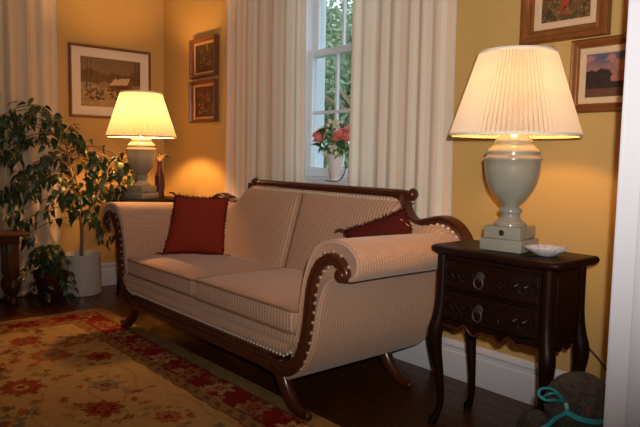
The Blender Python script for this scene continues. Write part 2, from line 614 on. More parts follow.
# ---- window: double-hung, panes and glazing bars
win = bpy.data.objects.new('window_1', None)
COL.objects.link(win)
win.location = (WX0, 0, WZ0)
struct(win, 'white double-hung window with glazing bars between striped curtains', 'window')
WW, WH = WX1 - WX0, WZ1 - WZ0
mb = MB()
mb.box(0, 0.026, 0.0, 0.2, 0, WH).box(WW - 0.026, WW, 0.0, 0.2, 0, WH).box(0.026, WW - 0.026, 0.0, 0.2, WH - 0.03, WH).box(0.026, WW - 0.026, 0.03, 0.2, 0, 0.018)
mb.build('frame', M['trim'], win, smooth=False)
MB().box(-0.10, WW + 0.10, -0.055, 0.03, -0.028, 0.0, 0.006).build('window_sill', M['trim'], win)
MB().box(-0.075, WW + 0.075, -0.022, 0.0, -0.10, -0.028, 0.004).build('apron', M['trim'], win)
for s in (0, 1):
    x0 = -0.095 if s == 0 else WW
    MB().box(x0, x0 + 0.095, -0.022, 0.0, 0, WH + 0.09, 0.004).build('casing', M['trim'], win)
MB().box(-0.095, WW + 0.095, -0.024, 0.0, WH, WH + 0.095, 0.004).build('head_casing', M['trim'], win)
def sash(name, y0, y1, z0, z1, rail_b, rail_t):
    st = 0.042
    mb = MB()
    x0, x1 = 0.026, WW - 0.026
    mb.box(x0, x0 + st, y0, y1, z0, z1, 0.003, 1).box(x1 - st, x1, y0, y1, z0, z1, 0.003, 1)
    mb.box(x0 + st, x1 - st, y0, y1, z0, z0 + rail_b, 0.003, 1).box(x0 + st, x1 - st, y0, y1, z1 - rail_t, z1, 0.003, 1)
    s = mb.build(name, M['trim'], win)
    gx0, gx1, gz0, gz1 = x0 + st, x1 - st, z0 + rail_b, z1 - rail_t
    ym = (y0 + y1) / 2
    for k in (1, 2):
        x = gx0 + (gx1 - gx0) * k / 3
        MB().box(x - 0.009, x + 0.009, ym - 0.011, ym + 0.011, gz0, gz1, 0.002, 1).build('glazing_bar', M['trim'], s)
    zz = (gz0 + gz1) / 2
    MB().box(gx0, gx1, ym - 0.010, ym + 0.010, zz - 0.009, zz + 0.009, 0.002, 1).build('glazing_bar', M['trim'], s)
    for i in range(3):
        for j in range(2):
            a0 = gx0 + (gx1 - gx0) * i / 3; a1 = gx0 + (gx1 - gx0) * (i + 1) / 3
            c0 = gz0 + (gz1 - gz0) * j / 2; c1 = gz0 + (gz1 - gz0) * (j + 1) / 2
            MB().box(a0, a1, ym - 0.002, ym + 0.002, c0, c1).build('pane', M['glass'], s, smooth=False)
sash('lower_sash', 0.060, 0.098, 0.018, 0.780, 0.055, 0.040)
sash('upper_sash', 0.104, 0.142, 0.745, WH - 0.03, 0.040, 0.045)

# ================================================================== SOFA
SX, SY = 2.11, -0.52
sofa = thing('sofa', 'striped cream upholstered sofa with carved mahogany frame under the window', 'sofa', (SX, SY, 0))
YF, YB = -0.375, 0.375      # front and back of the upholstery (local y)

def lerp(a, b, t):
    return a + (b - a) * t

# --- arms: a closed profile swept from front to back
arm_prof = spline([(0.775, 0.20), (0.797, 0.32), (0.818, 0.45), (0.842, 0.57), (0.882, 0.668), (0.945, 0.727), (1.03, 0.746),
                   (1.105, 0.732), (1.152, 0.692), (1.155, 0.640), (1.125, 0.605), (1.075, 0.598), (1.02, 0.588), (0.975, 0.545), (0.945, 0.46),
                   (0.925, 0.36), (0.895, 0.27), (0.845, 0.195), (0.78, 0.150), (0.74, 0.150)], 4)
def arm(sign):
    vs, fs = [], []
    cen = (0.93, 0.45)
    rings = [(YF, 0.020), (YF - 0.006, 0.008), (YF, 0.0015), (YF + 0.012, 0.0)]
    rings = [(YF + 0.002, 0.022), (YF - 0.007, 0.010), (YF - 0.002, 0.001), (YF + 0.014, 0.0)]
    N = 14
    rings += [(YF + 0.014 + (YB - 0.03 - YF - 0.014) * k / N, 0.0) for k in range(1, N + 1)] + [(YB - 0.01, 0.004)]
    P = [np.array(p) for p in arm_prof]
    n = len(P)
    nor = []
    for i in range(n):
        t = P[(i + 1) % n] - P[i - 1]
        nv = np.array([-t[1], t[0]]); nv = nv / (np.linalg.norm(nv) + 1e-9)
        nor.append(nv)        # inward or outward, sign fixed below
    # profile runs up the inside and down the outside (clockwise): inward normal is to the right
    for y, ins in rings:
        t = (y - YF) / (YB - YF)
        rise = -0.030 * max(0, t) ** 1.3
        for i in range(n):
            q = P[i] - nor[i] * ins
            hz = max(0, min(1, (q[1] - 0.3) / 0.4))
            vs.append((sign * (q[0] - 0.075 * max(0, t) * hz), y, q[1] + rise * hz))
    m = len(rings)
    for j in range(m - 1):
        for i in range(n):
            i2 = (i + 1) % n
            fs.append((j * n + i, j * n + i2, (j + 1) * n + i2, (j + 1) * n + i))
    fs.append(tuple(range(n - 1, -1, -1)))
    fs.append(tuple((m - 1) * n + i for i in range(n)))
    mb = MB(); mb.add(vs, fs)
    o = mb.build('upholstered_arm', M['faby'], sofa, angle=60)
    # welt seam running along the crown of the arm
    pts = []
    for k in range(20):
        t = k / 19
        y = lerp(YF + 0.02, YB - 0.03, t)
        hz = 1.0
        pts.append((sign * (0.875 - 0.075 * t * 0.9), y, 0.615 + 0.045 * t ** 1.6 * .8))
    pts2 = []
    for k in range(20):
        t = k / 19
        y = lerp(YF + 0.01, YB - 0.03, t)
        pts2.append((sign * (1.152 - 0.075 * t), y, 0.668 - 0.030 * t ** 1.3))
    MB().tube(pts2, 0.0035, 6).build('piping', M['piping'], o)
    return o
arm(1); arm(-1)

# --- carved facings: lyre-shaped wooden strip on the front of each arm
fac = spline([(0.60, 0.190), (0.70, 0.182), (0.775, 0.195), (0.828, 0.240), (0.862, 0.31), (0.882, 0.39), (0.894, 0.47), (0.904, 0.54), (0.924, 0.600),
              (0.960, 0.648), (1.012, 0.674), (1.062, 0.664), (1.090, 0.632), (1.084, 0.608)], 6)
nf = len(fac)
for s in (1, -1):
    w = [lerp(0.070, 0.044, min(1, i / (nf * 0.35))) for i in range(nf)]
    w = [ww * (1 if i < nf * 0.85 else lerp(1, 0.85, (i - nf * 0.85) / (nf * 0.15))) for i, ww in enumerate(w)]
    mb = MB().strip([(s * x, z) for x, z in fac], w, YF - 0.026, YF + 0.004)
    o = mb.build('arm_facing', M['mahog'], sofa, angle=35)
    MB().lathe([(0.0, -0.036), (0.010, -0.034), (0.014, -0.030), (0.020, -0.028), (0.024, -0.022), (0.024, 0.0)], 20, (s * 1.073, YF, 0.622), 'Y').build('scroll_rosette', M['mahog'], o)
    # bronze nails on both sides of the facing
    mb = MB()
    for side in (1, -1):
        acc = 0
        for i in range(int(nf * 0.20), nf - 1):
            d = math.dist(fac[i], fac[i + 1])
            acc += d
            if acc > 0.033:
                acc = 0
                t = np.array(fac[i + 1]) - np.array(fac[i]); t /= np.linalg.norm(t)
                q = np.array(fac[i]) + np.array([-t[1], t[0]]) * side * (w[i] / 2 + 0.006)
                mb.dome((s * q[0], YF - 0.009, q[1]), (0, -1, 0), 0.0085, 8, 0.7)
    nh = mb.build('nailhead_trim', M['nail_dark'], o)
    nh['kind'] = 'stuff'

# --- front rail with reeded moulding
rail = [(-0.405, 0.166), (-0.398, 0.160), (-0.345, 0.160), (-0.345, 0.238), (-0.392, 0.238), (-0.399, 0.233), (-0.399, 0.226), (-0.394, 0.222), (-0.402, 0.214), (-0.402, 0.204), (-0.394, 0.199), (-0.404, 0.191), (-0.407, 0.178)]
MB().prism(rail, -0.66, 0.66, 'X').build('front_rail', M['mahog'], sofa, angle=30)
MB().box(-0.80, 0.80, 0.30, 0.36, 0.16, 0.24, 0.005).build('rear_rail', M['mahog'], sofa)
for s in (1, -1):
    MB().box(s * 0.755 - 0.02, s * 0.755 + 0.02, -0.345, 0.30, 0.165, 0.24, 0.004).build('side_rail', M['mahog'], sofa)

# --- upholstered front apron: two soft rolls with a crease
ap = [(-0.33, 0.236), (-0.372, 0.236), (-0.388, 0.244), (-0.394, 0.262), (-0.389, 0.280), (-0.379, 0.288), (-0.385, 0.297), (-0.386, 0.318), (-0.378, 0.333), (-0.36, 0.338), (0.18, 0.338), (0.18, 0.20)]
ap = [(-0.33, 0.236), (-0.372, 0.236), (-0.388, 0.244), (-0.394, 0.262), (-0.389, 0.280), (-0.377, 0.287), (-0.385, 0.297), (-0.386, 0.318), (-0.378, 0.333), (-0.36, 0.338), (-0.33, 0.338)]
N = 24
vs, fs = [], []
for k in range(N + 1):
    x = lerp(-0.835, 0.835, k / N)
    for (y, z) in ap:
        lift = 0.0
        if z < 0.27:
            lift = max(0, abs(x) - 0.74) * 0.55
        vs.append((x, y, z + lift))
n = len(ap)
for k in range(N):
    for i in range(n):
        i2 = (i + 1) % n
        fs.append((k * n + i, k * n + i2, (k + 1) * n + i2, (k + 1) * n + i))
fs += [tuple(range(n)), tuple(N * n + i for i in range(n - 1, -1, -1))]
mb = MB(); mb.add(vs, fs)
apo = mb.build('front_apron', M['fabx'], sofa, angle=50)
mb = MB()
x = -0.79
while x < 0.80:
    mb.dome((x, -0.386, 0.2395 + max(0, abs(x) - 0.74) * 0.55), (0, -1, 0.1), 0.0078, 8, 0.7)
    x += 0.0235
nh = mb.build('nailhead_trim', M['nail_pale'], apo)
nh['kind'] = 'stuff'
MB().box(-0.80, 0.80, -0.33, 0.20, 0.24, 0.336, 0.01).build('seat_deck', M['fabx'], sofa)

# --- seat cushions
def cushion(x0, x1, y0, y1, z0, z1, crown, name, mat, parent, nx=22, ny=16):
    """rounded slab with a crowned top"""
    vs, fs = [], []
    cx, cy, hx, hy = (x0 + x1) / 2, (y0 + y1) / 2, (x1 - x0) / 2, (y1 - y0) / 2
    r = 0.035
    def outline(n):
        pts = []
        for qx, qy, a0 in ((1, 1, 0), (-1, 1, 90), (-1, -1, 180), (1, -1, 270)):
            for k in range(6):
                a = math.radians(a0 + 90 * k / 5)
                pts.append((cx + qx * (hx - r) + r * math.cos(a), cy + qy * (hy - r) + r * math.sin(a)))
        return pts
    base = outline(6)
    m = len(base)
    # densify sides
    dens = []
    for i in range(m):
        a, b = base[i], base[(i + 1) % m]
        L = math.dist(a, b)
        kk = max(1, int(L / 0.05))
        for k in range(kk):
            dens.append((lerp(a[0], b[0], k / kk), lerp(a[1], b[1], k / kk)))
    m = len(dens)
    levels = [(z0, 0.985), (z0 + 0.004, 0.997), (lerp(z0, z1, 0.3), 1.006), (lerp(z0, z1, 0.6), 1.007), (z1 - 0.006, 1.0), (z1, 0.99)]
    top = [0.94, 0.86, 0.74, 0.58, 0.4, 0.2]
    for z, s in levels:
        for p in dens:
            vs.append((cx + (p[0] - cx) * s, cy + (p[1] - cy) * s, z))
    for s in top:
        for p in dens:
            X = cx + (p[0] - cx) * s; Y = cy + (p[1] - cy) * s
            u = (X - cx) / hx; v = (Y - cy) / hy
            h = crown * (1 - u * u) ** 0.5 * (1 - min(1, v * v)) ** 0.5
            wr = 0.004 * (vnoise(X * 9, Y * 5, 3) - 0.5)
            vs.append((X, Y, z1 + h + wr))
    L = len(levels) + len(top)
    for j in range(L - 1):
        for i in range(m):
            i2 = (i + 1) % m
            fs.append((j * m + i, j * m + i2, (j + 1) * m + i2, (j + 1) * m + i))
    vs.append((cx, cy, z1 + crown))
    for i in range(m):
        fs.append(((L - 1) * m + i, (L - 1) * m + (i + 1) % m, len(vs) - 1))
    fs.append(tuple(range(m - 1, -1, -1)))
    mb = MB(); mb.add(vs, fs)
    o = mb.build(name, mat, parent, angle=70)
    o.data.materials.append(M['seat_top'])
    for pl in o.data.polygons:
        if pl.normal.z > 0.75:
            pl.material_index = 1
    for zz in (z0 + 0.003, z1 - 0.001):
        pp = [(cx + (p[0] - cx) * 1.002, cy + (p[1] - cy) * 1.002, zz) for p in dens]
        MB().tube(pp + [pp[0]], 0.0055, 6, cap=False).build('piping', M['piping'], o)
    return o
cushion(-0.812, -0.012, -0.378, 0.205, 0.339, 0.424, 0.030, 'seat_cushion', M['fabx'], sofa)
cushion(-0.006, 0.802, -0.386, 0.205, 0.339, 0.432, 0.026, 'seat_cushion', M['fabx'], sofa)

# --- back: two padded panels sloping back, dropping at both ends
def back_top(ax):
    k = [(0, 0.858), (0.605, 0.858), (0.635, 0.838), (0.665, 0.80), (0.70, 0.760), (0.76, 0.740), (0.84, 0.735), (0.92, 0.752), (0.99, 0.733), (1.04, 0.690), (1.2, 0.69)]
    for (a, b), (c, d) in zip(k, k[1:]):
        if ax <= c:
            t = (ax - a) / (c - a)
            return lerp(b, d, t)
    return 0.74
def back_panel(xa, xb):
    NX, NZ = 30, 18
    vs, fs = [], []
    for layer in (0, 1):
        for j in range(NZ + 1):
            for i in range(NX + 1):
                u, v = i / NX, j / NZ
                x = lerp(xa, xb, u)
                zt = back_top(abs(x - 0.06 * max(0, 1 - max(0, abs(x) - 0.7) / 0.2)))
                z = lerp(0.33 if abs(x) < 0.83 else lerp(0.33, 0.60, min(1, (abs(x) - 0.83) / 0.06)), zt, v)
                yb = 0.357
                yf = lerp(0.175, 0.335, (z - 0.33) / 0.53)
                puff = 0.045 * (1 - (2 * u - 1) ** 6) ** 0.6 * (1 - (2 * v - 1) ** 8) ** 0.6
                yf -= puff
                vs.append((x, yf if layer == 0 else yb, z))
    n1 = (NX + 1) * (NZ + 1)
    w = NX + 1
    for j in range(NZ):
        for i in range(NX):
            a = j * w + i
            fs.append((a, a + 1, a + w + 1, a + w))
            fs.append((n1 + a, n1 + a + w, n1 + a + w + 1, n1 + a + 1))
    for j in range(NZ):
        for i, fl_ in ((0, 1), (NX, 0)):
            a = j * w + i
            fs.append((a, a + w, n1 + a + w, n1 + a))
    for i in range(NX):
        for j in (0, NZ):
            a = j * w + i
            fs.append((a, a + 1, n1 + a + 1, n1 + a))
    mb = MB(); mb.add(vs, fs)
    return mb.build('back_panel', M['fabx'], sofa, angle=60)
back_panel(-1.04, -0.03)
back_panel(-0.03, 1.04)
# seam welt between the panels
pts = [(-0.03, lerp(0.175, 0.335, (z - 0.33) / 0.53) - 0.006, z) for z in np.linspace(0.42, 0.855, 14)]
MB().tube(pts, 0.006, 6).build('piping', M['piping'], sofa)

# --- crest rail with turned ends, posts and wooden shoulders
CX0, CX1, CZ = -0.540, 0.740, 0.876
prof = [(0.0, CX0 - 0.034), (0.016, CX0 - 0.031), (0.028, CX0 - 0.020), (0.030, CX0 - 0.006), (0.018, CX0 + 0.006), (0.014, CX0 + 0.012), (0.017, CX0 + 0.02), (0.020, CX0 + 0.04)]
prof += [(0.021, x) for x in np.linspace(CX0 + 0.06, CX1 - 0.06, 12)]
prof += [(0.020, CX1 - 0.04), (0.017, CX1 - 0.02), (0.014, CX1 - 0.012), (0.018, CX1 - 0.006), (0.030, CX1 + 0.006), (0.028, CX1 + 0.020), (0.016, CX1 + 0.031), (0.0, CX1 + 0.034)]
cr = MB().lathe(prof, 20, (0, 0.36, CZ), 'X').build('crest_rail', M['mahog'], sofa, angle=50)
MB().box(CX0 + 0.03, CX1 - 0.03, 0.335, 0.378, CZ - 0.042, CZ - 0.012, 0.004).build('crest_board', M['mahog'], sofa)
mb = MB()
x = CX0 + 0.05
while x < CX1 - 0.04:
    mb.dome((x, 0.312, CZ - 0.030), (0, -1, 0.3), 0.0085, 8, 0.9)
    x += 0.024
nh = mb.build('nailhead_trim', M['nail_pale'], cr); nh['kind'] = 'stuff'
for s in (1, -1):
    xo = 0.060 if s > 0 else -0.060
    sh = spline([(0.640 + xo, 0.872), (0.648 + xo, 0.82), (0.672 + xo, 0.775), (0.725 + xo * .6, 0.750), (0.79, 0.742), (0.86, 0.757), (0.935, 0.772), (1.005, 0.755), (1.055, 0.712), (1.078, 0.660), (1.07, 0.61)], 6)
    n = len(sh)
    w = [lerp(0.040, 0.032, abs(2 * i / n - 1)) for i in range(n)]
    o = MB().strip([(s * x, z) for x, z in sh], w, 0.330, 0.385).build('wooden_shoulder', M['mahog'], sofa, angle=35)
    mb = MB()
    acc = 0
    for i in range(int(n * .45), int(n * .93)):
        acc += math.dist(sh[i], sh[i - 1])
        if acc > 0.032:
            acc = 0
            t = np.array(sh[i]) - np.array(sh[i - 1]); t /= np.linalg.norm(t)
            q = np.array(sh[i]) + np.array([t[1], -t[0]]) * 0.022
            mb.dome((s * q[0], 0.330, q[1]), (0, -1, 0.6), 0.009, 8, 0.8)
    nh = mb.build('nailhead_trim', M['nail_pale'], o); nh['kind'] = 'stuff'

# --- sabre legs with curled feet
for sx in (1, -1):
    for y in (-0.372, 0.225):
        zf = 0.009 if y < 0 else 0.0
        pts = spline([(0.690, 0.205), (0.712, 0.150), (0.745, 0.095), (0.795, 0.045), (0.842, 0.020 + zf), (0.875, 0.019 + zf), (0.893, 0.028 + zf)], 5)
        n = len(pts)
        rad = [lerp(0.042, 0.020, min(1, i / (n * 0.8))) for i in range(n)]
        rad[-3] = 0.019; rad[-2] = 0.016; rad[-1] = 0.007
        lg = MB().tube([(sx * x, y, z) for x, z in pts], rad, 10, up=(0, 1, 0), flat=(0.85, 1.0)).build('leg', M['mahog'], sofa, angle=50)

# ================================================================== RUG
RX0, RX1, RY0, RY1 = 0.72, 4.35, -0.825, -3.4
def paint_rug():
    step = 0.008
    nx = int((RX1 - RX0) / step); ny = int((RY0 - RY1) / step)
    xs = np.linspace(RX0, RX1, nx + 1); ys = np.linspace(RY0, RY1, ny + 1)
    X, Y = np.meshgrid(xs, ys)
    # warp a little: hand-knotted
    Xw = X + 0.016 * (fbm(X * 9, Y * 9, 5) - .5); Yw = Y + 0.016 * (fbm(X * 9, Y * 9, 9) - .5)
    d = np.minimum(np.minimum(Xw - RX0, RX1 - Xw), np.minimum(RY0 - Yw, Yw - RY1))
    C = np.zeros(X.shape + (3,))
    cream = np.array(srgb(205, 168, 112)); sand = np.array(srgb(178, 136, 86)); red = np.array(srgb(150, 40, 30)); rust = np.array(srgb(176, 84, 42))
    grey = np.array(srgb(120, 118, 100)); brown = np.array(srgb(110, 70, 42)); ivory = np.array(srgb(210, 180, 132)); dred = np.array(srgb(112, 30, 28))
    C[:] = cream
    C *= (0.90 + 0.2 * fbm(X * 3, Y * 3, 1))[..., None]
    def put(mask, col, a=1.0):
        C[mask] = C[mask] * (1 - a) + np.asarray(col) * a
    rnd = random.Random(11)
    def flower(cx, cy, R, petals, c_out, c_in, c_mid, aspect=1.0, rot=0.0, rag=0.25, clip=None):
        dx = Xw - cx; dy = (Yw - cy) / aspect
        loc = (np.abs(dx) < R * 1.6) & (np.abs(dy) < R * 1.6)
        if clip is not None:
            loc = loc & clip
        r = np.hypot(dx, dy); th = np.arctan2(dy, dx) + rot
        e = R * (1 + rag * np.cos(petals * th) + 0.10 * np.cos(petals * 2 * th + 1))
        put(loc & (r < e), c_out, .85)
        put(loc & (r < e * 0.72) & (np.cos(petals * th * 1.0 + PI) > 0.2), c_in)
        put(loc & (r < e * 0.50), c_in)
        put(loc & (r < e * 0.36), c_mid)
        put(loc & (r < e * 0.16), c_out)
    field = d > 0.285
    # small scattered sprigs, leaves
    for k in range(520):
        cx = rnd.uniform(RX0 + 0.3, RX1 - 0.3); cy = rnd.uniform(RY1 + 0.3, RY0 - 0.3)
        col = rnd.choice([red, rust, grey, brown, sand, rust, dred])
        R = rnd.uniform(0.010, 0.026)
        a = rnd.uniform(0, PI)
        dx = (Xw - cx) * math.cos(a) + (Yw - cy) * math.sin(a); dy = -(Xw - cx) * math.sin(a) + (Yw - cy) * math.cos(a)
        put(field & ((dx / (R * 1.7)) ** 2 + (dy / R) ** 2 < 1 + 0.6 * np.sin(9 * np.arctan2(dy, dx))), col, 0.85)
    # winding stems
    for k in range(16):
        ph = rnd.uniform(0, 6); y0 = RY0 - 0.36 - k * 0.14
        cur = y0 + 0.06 * np.sin(Xw * 6 + ph) + 0.03 * np.sin(Xw * 15 + 2 * ph)
        put(field & (np.abs(Yw - cur) < 0.0045), sand * 0.8, 0.6)
    BIG = [(1.55, -1.42, .105, 9, rust, sand, grey), (1.72, -1.23, .075, 7, red, rust, dred), (1.93, -1.66, .10, 8, red, rust, cream), (2.38, -1.47, .085, 8, red, dred, rust),
           (1.38, -1.22, .08, 6, rust, cream, sand), (1.22, -1.45, .085, 8, red, rust, grey), (2.13, -1.36, .07, 6, grey, sand, red), (1.95, -1.93, .09, 7, red, rust, grey),
           (2.62, -1.72, .10, 9, red, rust, cream), (2.30, -1.82, .085, 6, grey, cream, rust), (1.62, -1.75, .075, 7, grey, sand, red), (1.62, -2.05, .10, 8, rust, red, cream),
           (2.62, -1.30, .06, 7, rust, sand, red), (2.9, -1.45, .09, 8, red, rust, cream), (2.3, -2.15, .1, 8, red, rust, grey), (1.3, -1.85, .09, 7, rust, sand, red), (2.85, -2.0, .09, 8, rust, cream, grey)]
    for k in range(26):
        BIG.append((rnd.uniform(2.9, RX1 - .4), rnd.uniform(RY1 + .4, -1.3), rnd.uniform(.06, .1), rnd.choice([6, 7, 8]), rnd.choice([red, rust]), rnd.choice([rust, sand]), grey))
    for cx, cy, R, p, a, b, c in BIG:
        flower(cx, cy, R, p, a, b, c, 0.85, rnd.uniform(0, 1), 0.12, field)
        for q in range(7):
            an = rnd.uniform(0, 2 * PI)
            flower(cx + math.cos(an) * R * 1.75, cy + math.sin(an) * R * 1.5, R * 0.2, 4, rnd.choice([red, grey, brown]), sand, cream, 1, 0, .3, field)
    # border bands
    bd = (d > 0.085) & (d < 0.225)
    guard = (d >= 0.225) & (d <= 0.285)
    put(guard, sand * 0.9)
    put(guard & (np.sin((Xw + Yw) * 70) > 0.3) & (d > 0.24) & (d < 0.27), brown, 0.7)
    put((d > 0.216) & (d < 0.228), dred); put((d > 0.279) & (d < 0.287), brown)
    put(bd, red)
    C[bd] *= (0.8 + 0.4 * fbm(X * 14, Y * 14, 31))[bd][:, None]
    def along():
        x = RX0 + 0.14
        while x < RX1:
            yield (x, RY0 - 0.155, 1); yield (x, RY1 + 0.155, 1)
            x += 0.27
        y = RY0 - 0.41
        while y > RY1:
            yield (RX0 + 0.155, y, 0); yield (RX1 - 0.155, y, 0)
            y -= 0.27
    for i, (cx, cy, h) in enumerate(along()):
        k = (i // 2) % 2
        flower(cx, cy, 0.064, 6 + k * 2, ivory if k == 0 else sand, sand if k == 0 else rust, red, 0.85, 0.3 * i, 0.28, bd)
        for q in range(10):
            ox, oy = (rnd.uniform(-.135, .135), rnd.choice([-1, 1]) * rnd.uniform(.03, .075))
            if not h:
                ox, oy = oy, ox
            flower(cx + ox, cy + oy, rnd.uniform(.012, .024), 4, rnd.choice([ivory, sand, rust, grey]), red, sand, 1, rnd.random(), .35, bd)
    put(d < 0.085, cream * 0.8)
    put((d > 0.078) & (d < 0.088), brown, 0.8)
    put((d < 0.075) & (fbm(X * 30, Y * 30, 8) > 0.55), sand * 0.8, 0.6)
    for _ in range(0):                   # wool pile softens the drawing
        Pd = np.pad(C, ((1, 1), (1, 1), (0, 0)), mode='edge')
        C = (Pd[:-2, 1:-1] + Pd[2:, 1:-1] + Pd[1:-1, :-2] + Pd[1:-1, 2:] + 2 * Pd[1:-1, 1:-1]) / 6
    # worn, uneven dye
    C *= (0.86 + 0.28 * fbm(X * 40, Y * 40, 21))[..., None]
    C = C * 0.72
    n = nx + 1
    Z = 0.009 + 0.0 * X
    V = np.stack([X, Y, Z], -1).reshape(-1, 3)
    idx = np.arange(n * (ny + 1)).reshape(ny + 1, n)
    Fq = np.stack([idx[:-1, :-1], idx[1:, :-1], idx[1:, 1:], idx[:-1, 1:]], -1).reshape(-1, 4)
    # skirt
    ring = np.concatenate([idx[0, :], idx[1:, -1], idx[-1, -2::-1], idx[-2:0:-1, 0]])
    base = len(V)
    low = V[ring].copy(); low[:, 2] = 0.0005
    V = np.vstack([V, low])
    cols = np.vstack([C.reshape(-1, 3), C.reshape(-1, 3)[ring]])
    m = len(ring)
    k = np.arange(m)
    sk = np.stack([ring, ring[(k + 1) % m], base + (k + 1) % m, base + k], -1)
    faces = np.vstack([Fq, sk])
    me = bpy.data.meshes.new('rug')
    me.from_pydata(V.tolist(), [], faces.tolist())
    at = me.color_attributes.new('col', 'FLOAT_COLOR', 'POINT')
    buf = np.ones((len(V), 4), np.float32); buf[:, :3] = np.clip(cols, 0, 1)
    at.data.foreach_set('color', buf.ravel())
    me.materials.append(M['rug'])
    o = bpy.data.objects.new('rug', me)
    COL.objects.link(o)
    return o
tag(paint_rug(), 'cream floral wool rug with a red border in front of the sofa', 'rug')

# ================================================================== LAMPS
def urn_lamp(label, loc, rz, bulb_mat='bulb', scale=1.0):
    L = thing('table_lamp', label, 'lamp', loc, rz)
    L.scale = (scale,) * 3
    h = 0.070
    b = MB().box(-h - .010, h + .010, -h - .010, h + .010, 0, 0.044, 0.004).box(-h, h, -h, h, 0.044, 0.090, 0.004).build('plinth', M['ceramic'], L)
    MB().lathe([(0.0, 0.004), (0.006, 0.004), (0.010, 0.002), (0.011, 0.0)], 16, (0, -h, 0.067), 'Y').build('brass_stud', M['brass'], b)
    prof = [(0.058, 0.089), (0.060, 0.095), (0.057, 0.101), (0.046, 0.108), (0.037, 0.118), (0.033, 0.128), (0.0335, 0.133), (0.040, 0.138), (0.0425, 0.145), (0.040, 0.152),
            (0.033, 0.156), (0.030, 0.160), (0.033, 0.166), (0.046, 0.180), (0.062, 0.198), (0.077, 0.220), (0.089, 0.246), (0.0965, 0.275), (0.100, 0.305), (0.1005, 0.326),
            (0.104, 0.330), (0.105, 0.336), (0.102, 0.341), (0.097, 0.344), (0.094, 0.352), (0.096, 0.357), (0.0955, 0.362), (0.089, 0.370), (0.077, 0.380), (0.070, 0.386), (0.068, 0.392),
            (0.069, 0.398), (0.064, 0.404), (0.052, 0.416), (0.040, 0.425), (0.030, 0.430), (0.018, 0.433), (0.0, 0.434)]
    MB().lathe(prof, 40).build('urn_body', M['ceramic'], L, angle=50)
    st = MB().lathe([(0.008, 0.43), (0.008, 0.47), (0.014, 0.475), (0.014, 0.52), (0.010, 0.525), (0.0, 0.526)], 16).build('lamp_socket', M['brass'], L)
    bz = 0.575
    bulb = MB().lathe([(0.012, -0.048), (0.015, -0.038)] + [(0.034 * math.cos(a), 0.034 * math.sin(a)) for a in np.linspace(-1.1, PI / 2, 12)], 20, (0, 0, bz)).build('light_bulb', M[bulb_mat], L)
    # harp and spider carrying the shade
    mb = MB()
    hp = [(0.016, 0.0, 0.47), (0.055, 0, 0.52), (0.062, 0, 0.58), (0.045, 0, 0.645), (0.0, 0, 0.69)]
    for s in (1, -1):
        mb.tube([(s * x, y, z) for x, y, z in spline(hp, 4)], 0.0022, 6)
    for k in range(3):
        a = 2 * PI * k / 3 + .5
        mb.tube([(0, 0, 0.69), (0.131 * math.cos(a), 0.131 * math.sin(a), 0.705)], 0.002, 6)
    mb.build('harp', M['brass'], L)
    # pleated shade
    n_pl = 84
    n = n_pl * 4
    zb, zt, rb, rt = 0.421, 0.714, 0.228, 0.134
    vs, fs = [], []
    rows = 8
    for j in range(rows + 1):
        t = j / rows
        z = lerp(zb, zt, t)
        R = lerp(rb, rt, t)
        amp = lerp(0.0058, 0.0034, t)
        for k in range(n):
            a = 2 * PI * k / n
            ph = (k % 4) / 4
            r = R + amp * (0, 1, 0.2, -0.8)[k % 4]
            vs.append((r * math.cos(a), r * math.sin(a), z))
    for j in range(rows):
        for k in range(n):
            k2 = (k + 1) % n
            fs.append((j * n + k, j * n + k2, (j + 1) * n + k2, (j + 1) * n + k))
    mb = MB(); mb.add(vs, fs)
    s = mb.build('lamp_shade', M['shade'], L, angle=20)
    for z, R, rr in ((zb, rb, 0.0058), (zt, rt, 0.0058)):
        MB().lathe([(R + 0.003, z - rr), (R + 0.006, z), (R + 0.004 - 0.002, z + rr), (R - 0.004, z + rr), (R - 0.004, z - rr), (R + 0.003, z - rr)], 72, cap=False).build('shade_trim', M['shade_trim'], s)
    return L
urn_lamp('urn-shaped ceramic table lamp with pleated shade on the carved nightstand', (3.530, -0.383, 0.7165), math.radians(8), 'bulb_weak')
urn_lamp('urn-shaped ceramic table lamp with pleated shade in the corner behind the ficus', (0.600, -0.475, 0.7252), math.radians(20), 'bulb', 1.04)

# ================================================================== NIGHTSTAND
NX0, NX1, NY0, NY1 = 3.262, 3.808, -0.536, -0.246
ncx, ncy = (NX0 + NX1) / 2, (NY0 + NY1) / 2
NS = thing('nightstand', 'dark carved mahogany nightstand with two drawers and cabriole legs', 'nightstand', (ncx, ncy, 0))
hw, hd = (NX1 - NX0) / 2, (NY1 - NY0) / 2
def bow(x, half, amt=0.014):
    u = x / half
    return -amt * (1 - u * u) * 1.0 + 0.006 * math.cos(u * 2 * PI)
def top_outline(ins):
    pts = []
    h = hw - ins; d = hd - ins
    r = 0.022
    # front edge, serpentine, left to right
    for k in range(25):
        x = lerp(-h + r, h - r, k / 24)
        pts.append((x, -d + bow(x, h) + 0.010))
    for a in (-60, -30, 0):
        pts.append((h - r + r * math.cos(math.radians(a)), -d + 0.016 + r + r * math.sin(math.radians(a))))
    pts += [(h, d), (-h, d)]
    for a in (180, 210, 240):
        pts.append((-h + r + r * math.cos(math.radians(a)), -d + 0.016 + r + r * math.sin(math.radians(a))))
    return pts
lv = [(0.012, 0.684), (0.008, 0.688), (0.004, 0.690), (0.001, 0.696), (0.0, 0.703), (0.003, 0.711), (0.009, 0.7155)]
vs, fs = [], []
for ins, z in lv:
    for p in top_outline(ins):
        vs.append((p[0], p[1], z))
n = len(top_outline(0))
for j in range(len(lv) - 1):
    for i in range(n):
        i2 = (i + 1) % n
        fs.append((j * n + i, j * n + i2, (j + 1) * n + i2, (j + 1) * n + i))
fs += [tuple(range(n - 1, -1, -1)), tuple((len(lv) - 1) * n + i for i in range(n))]
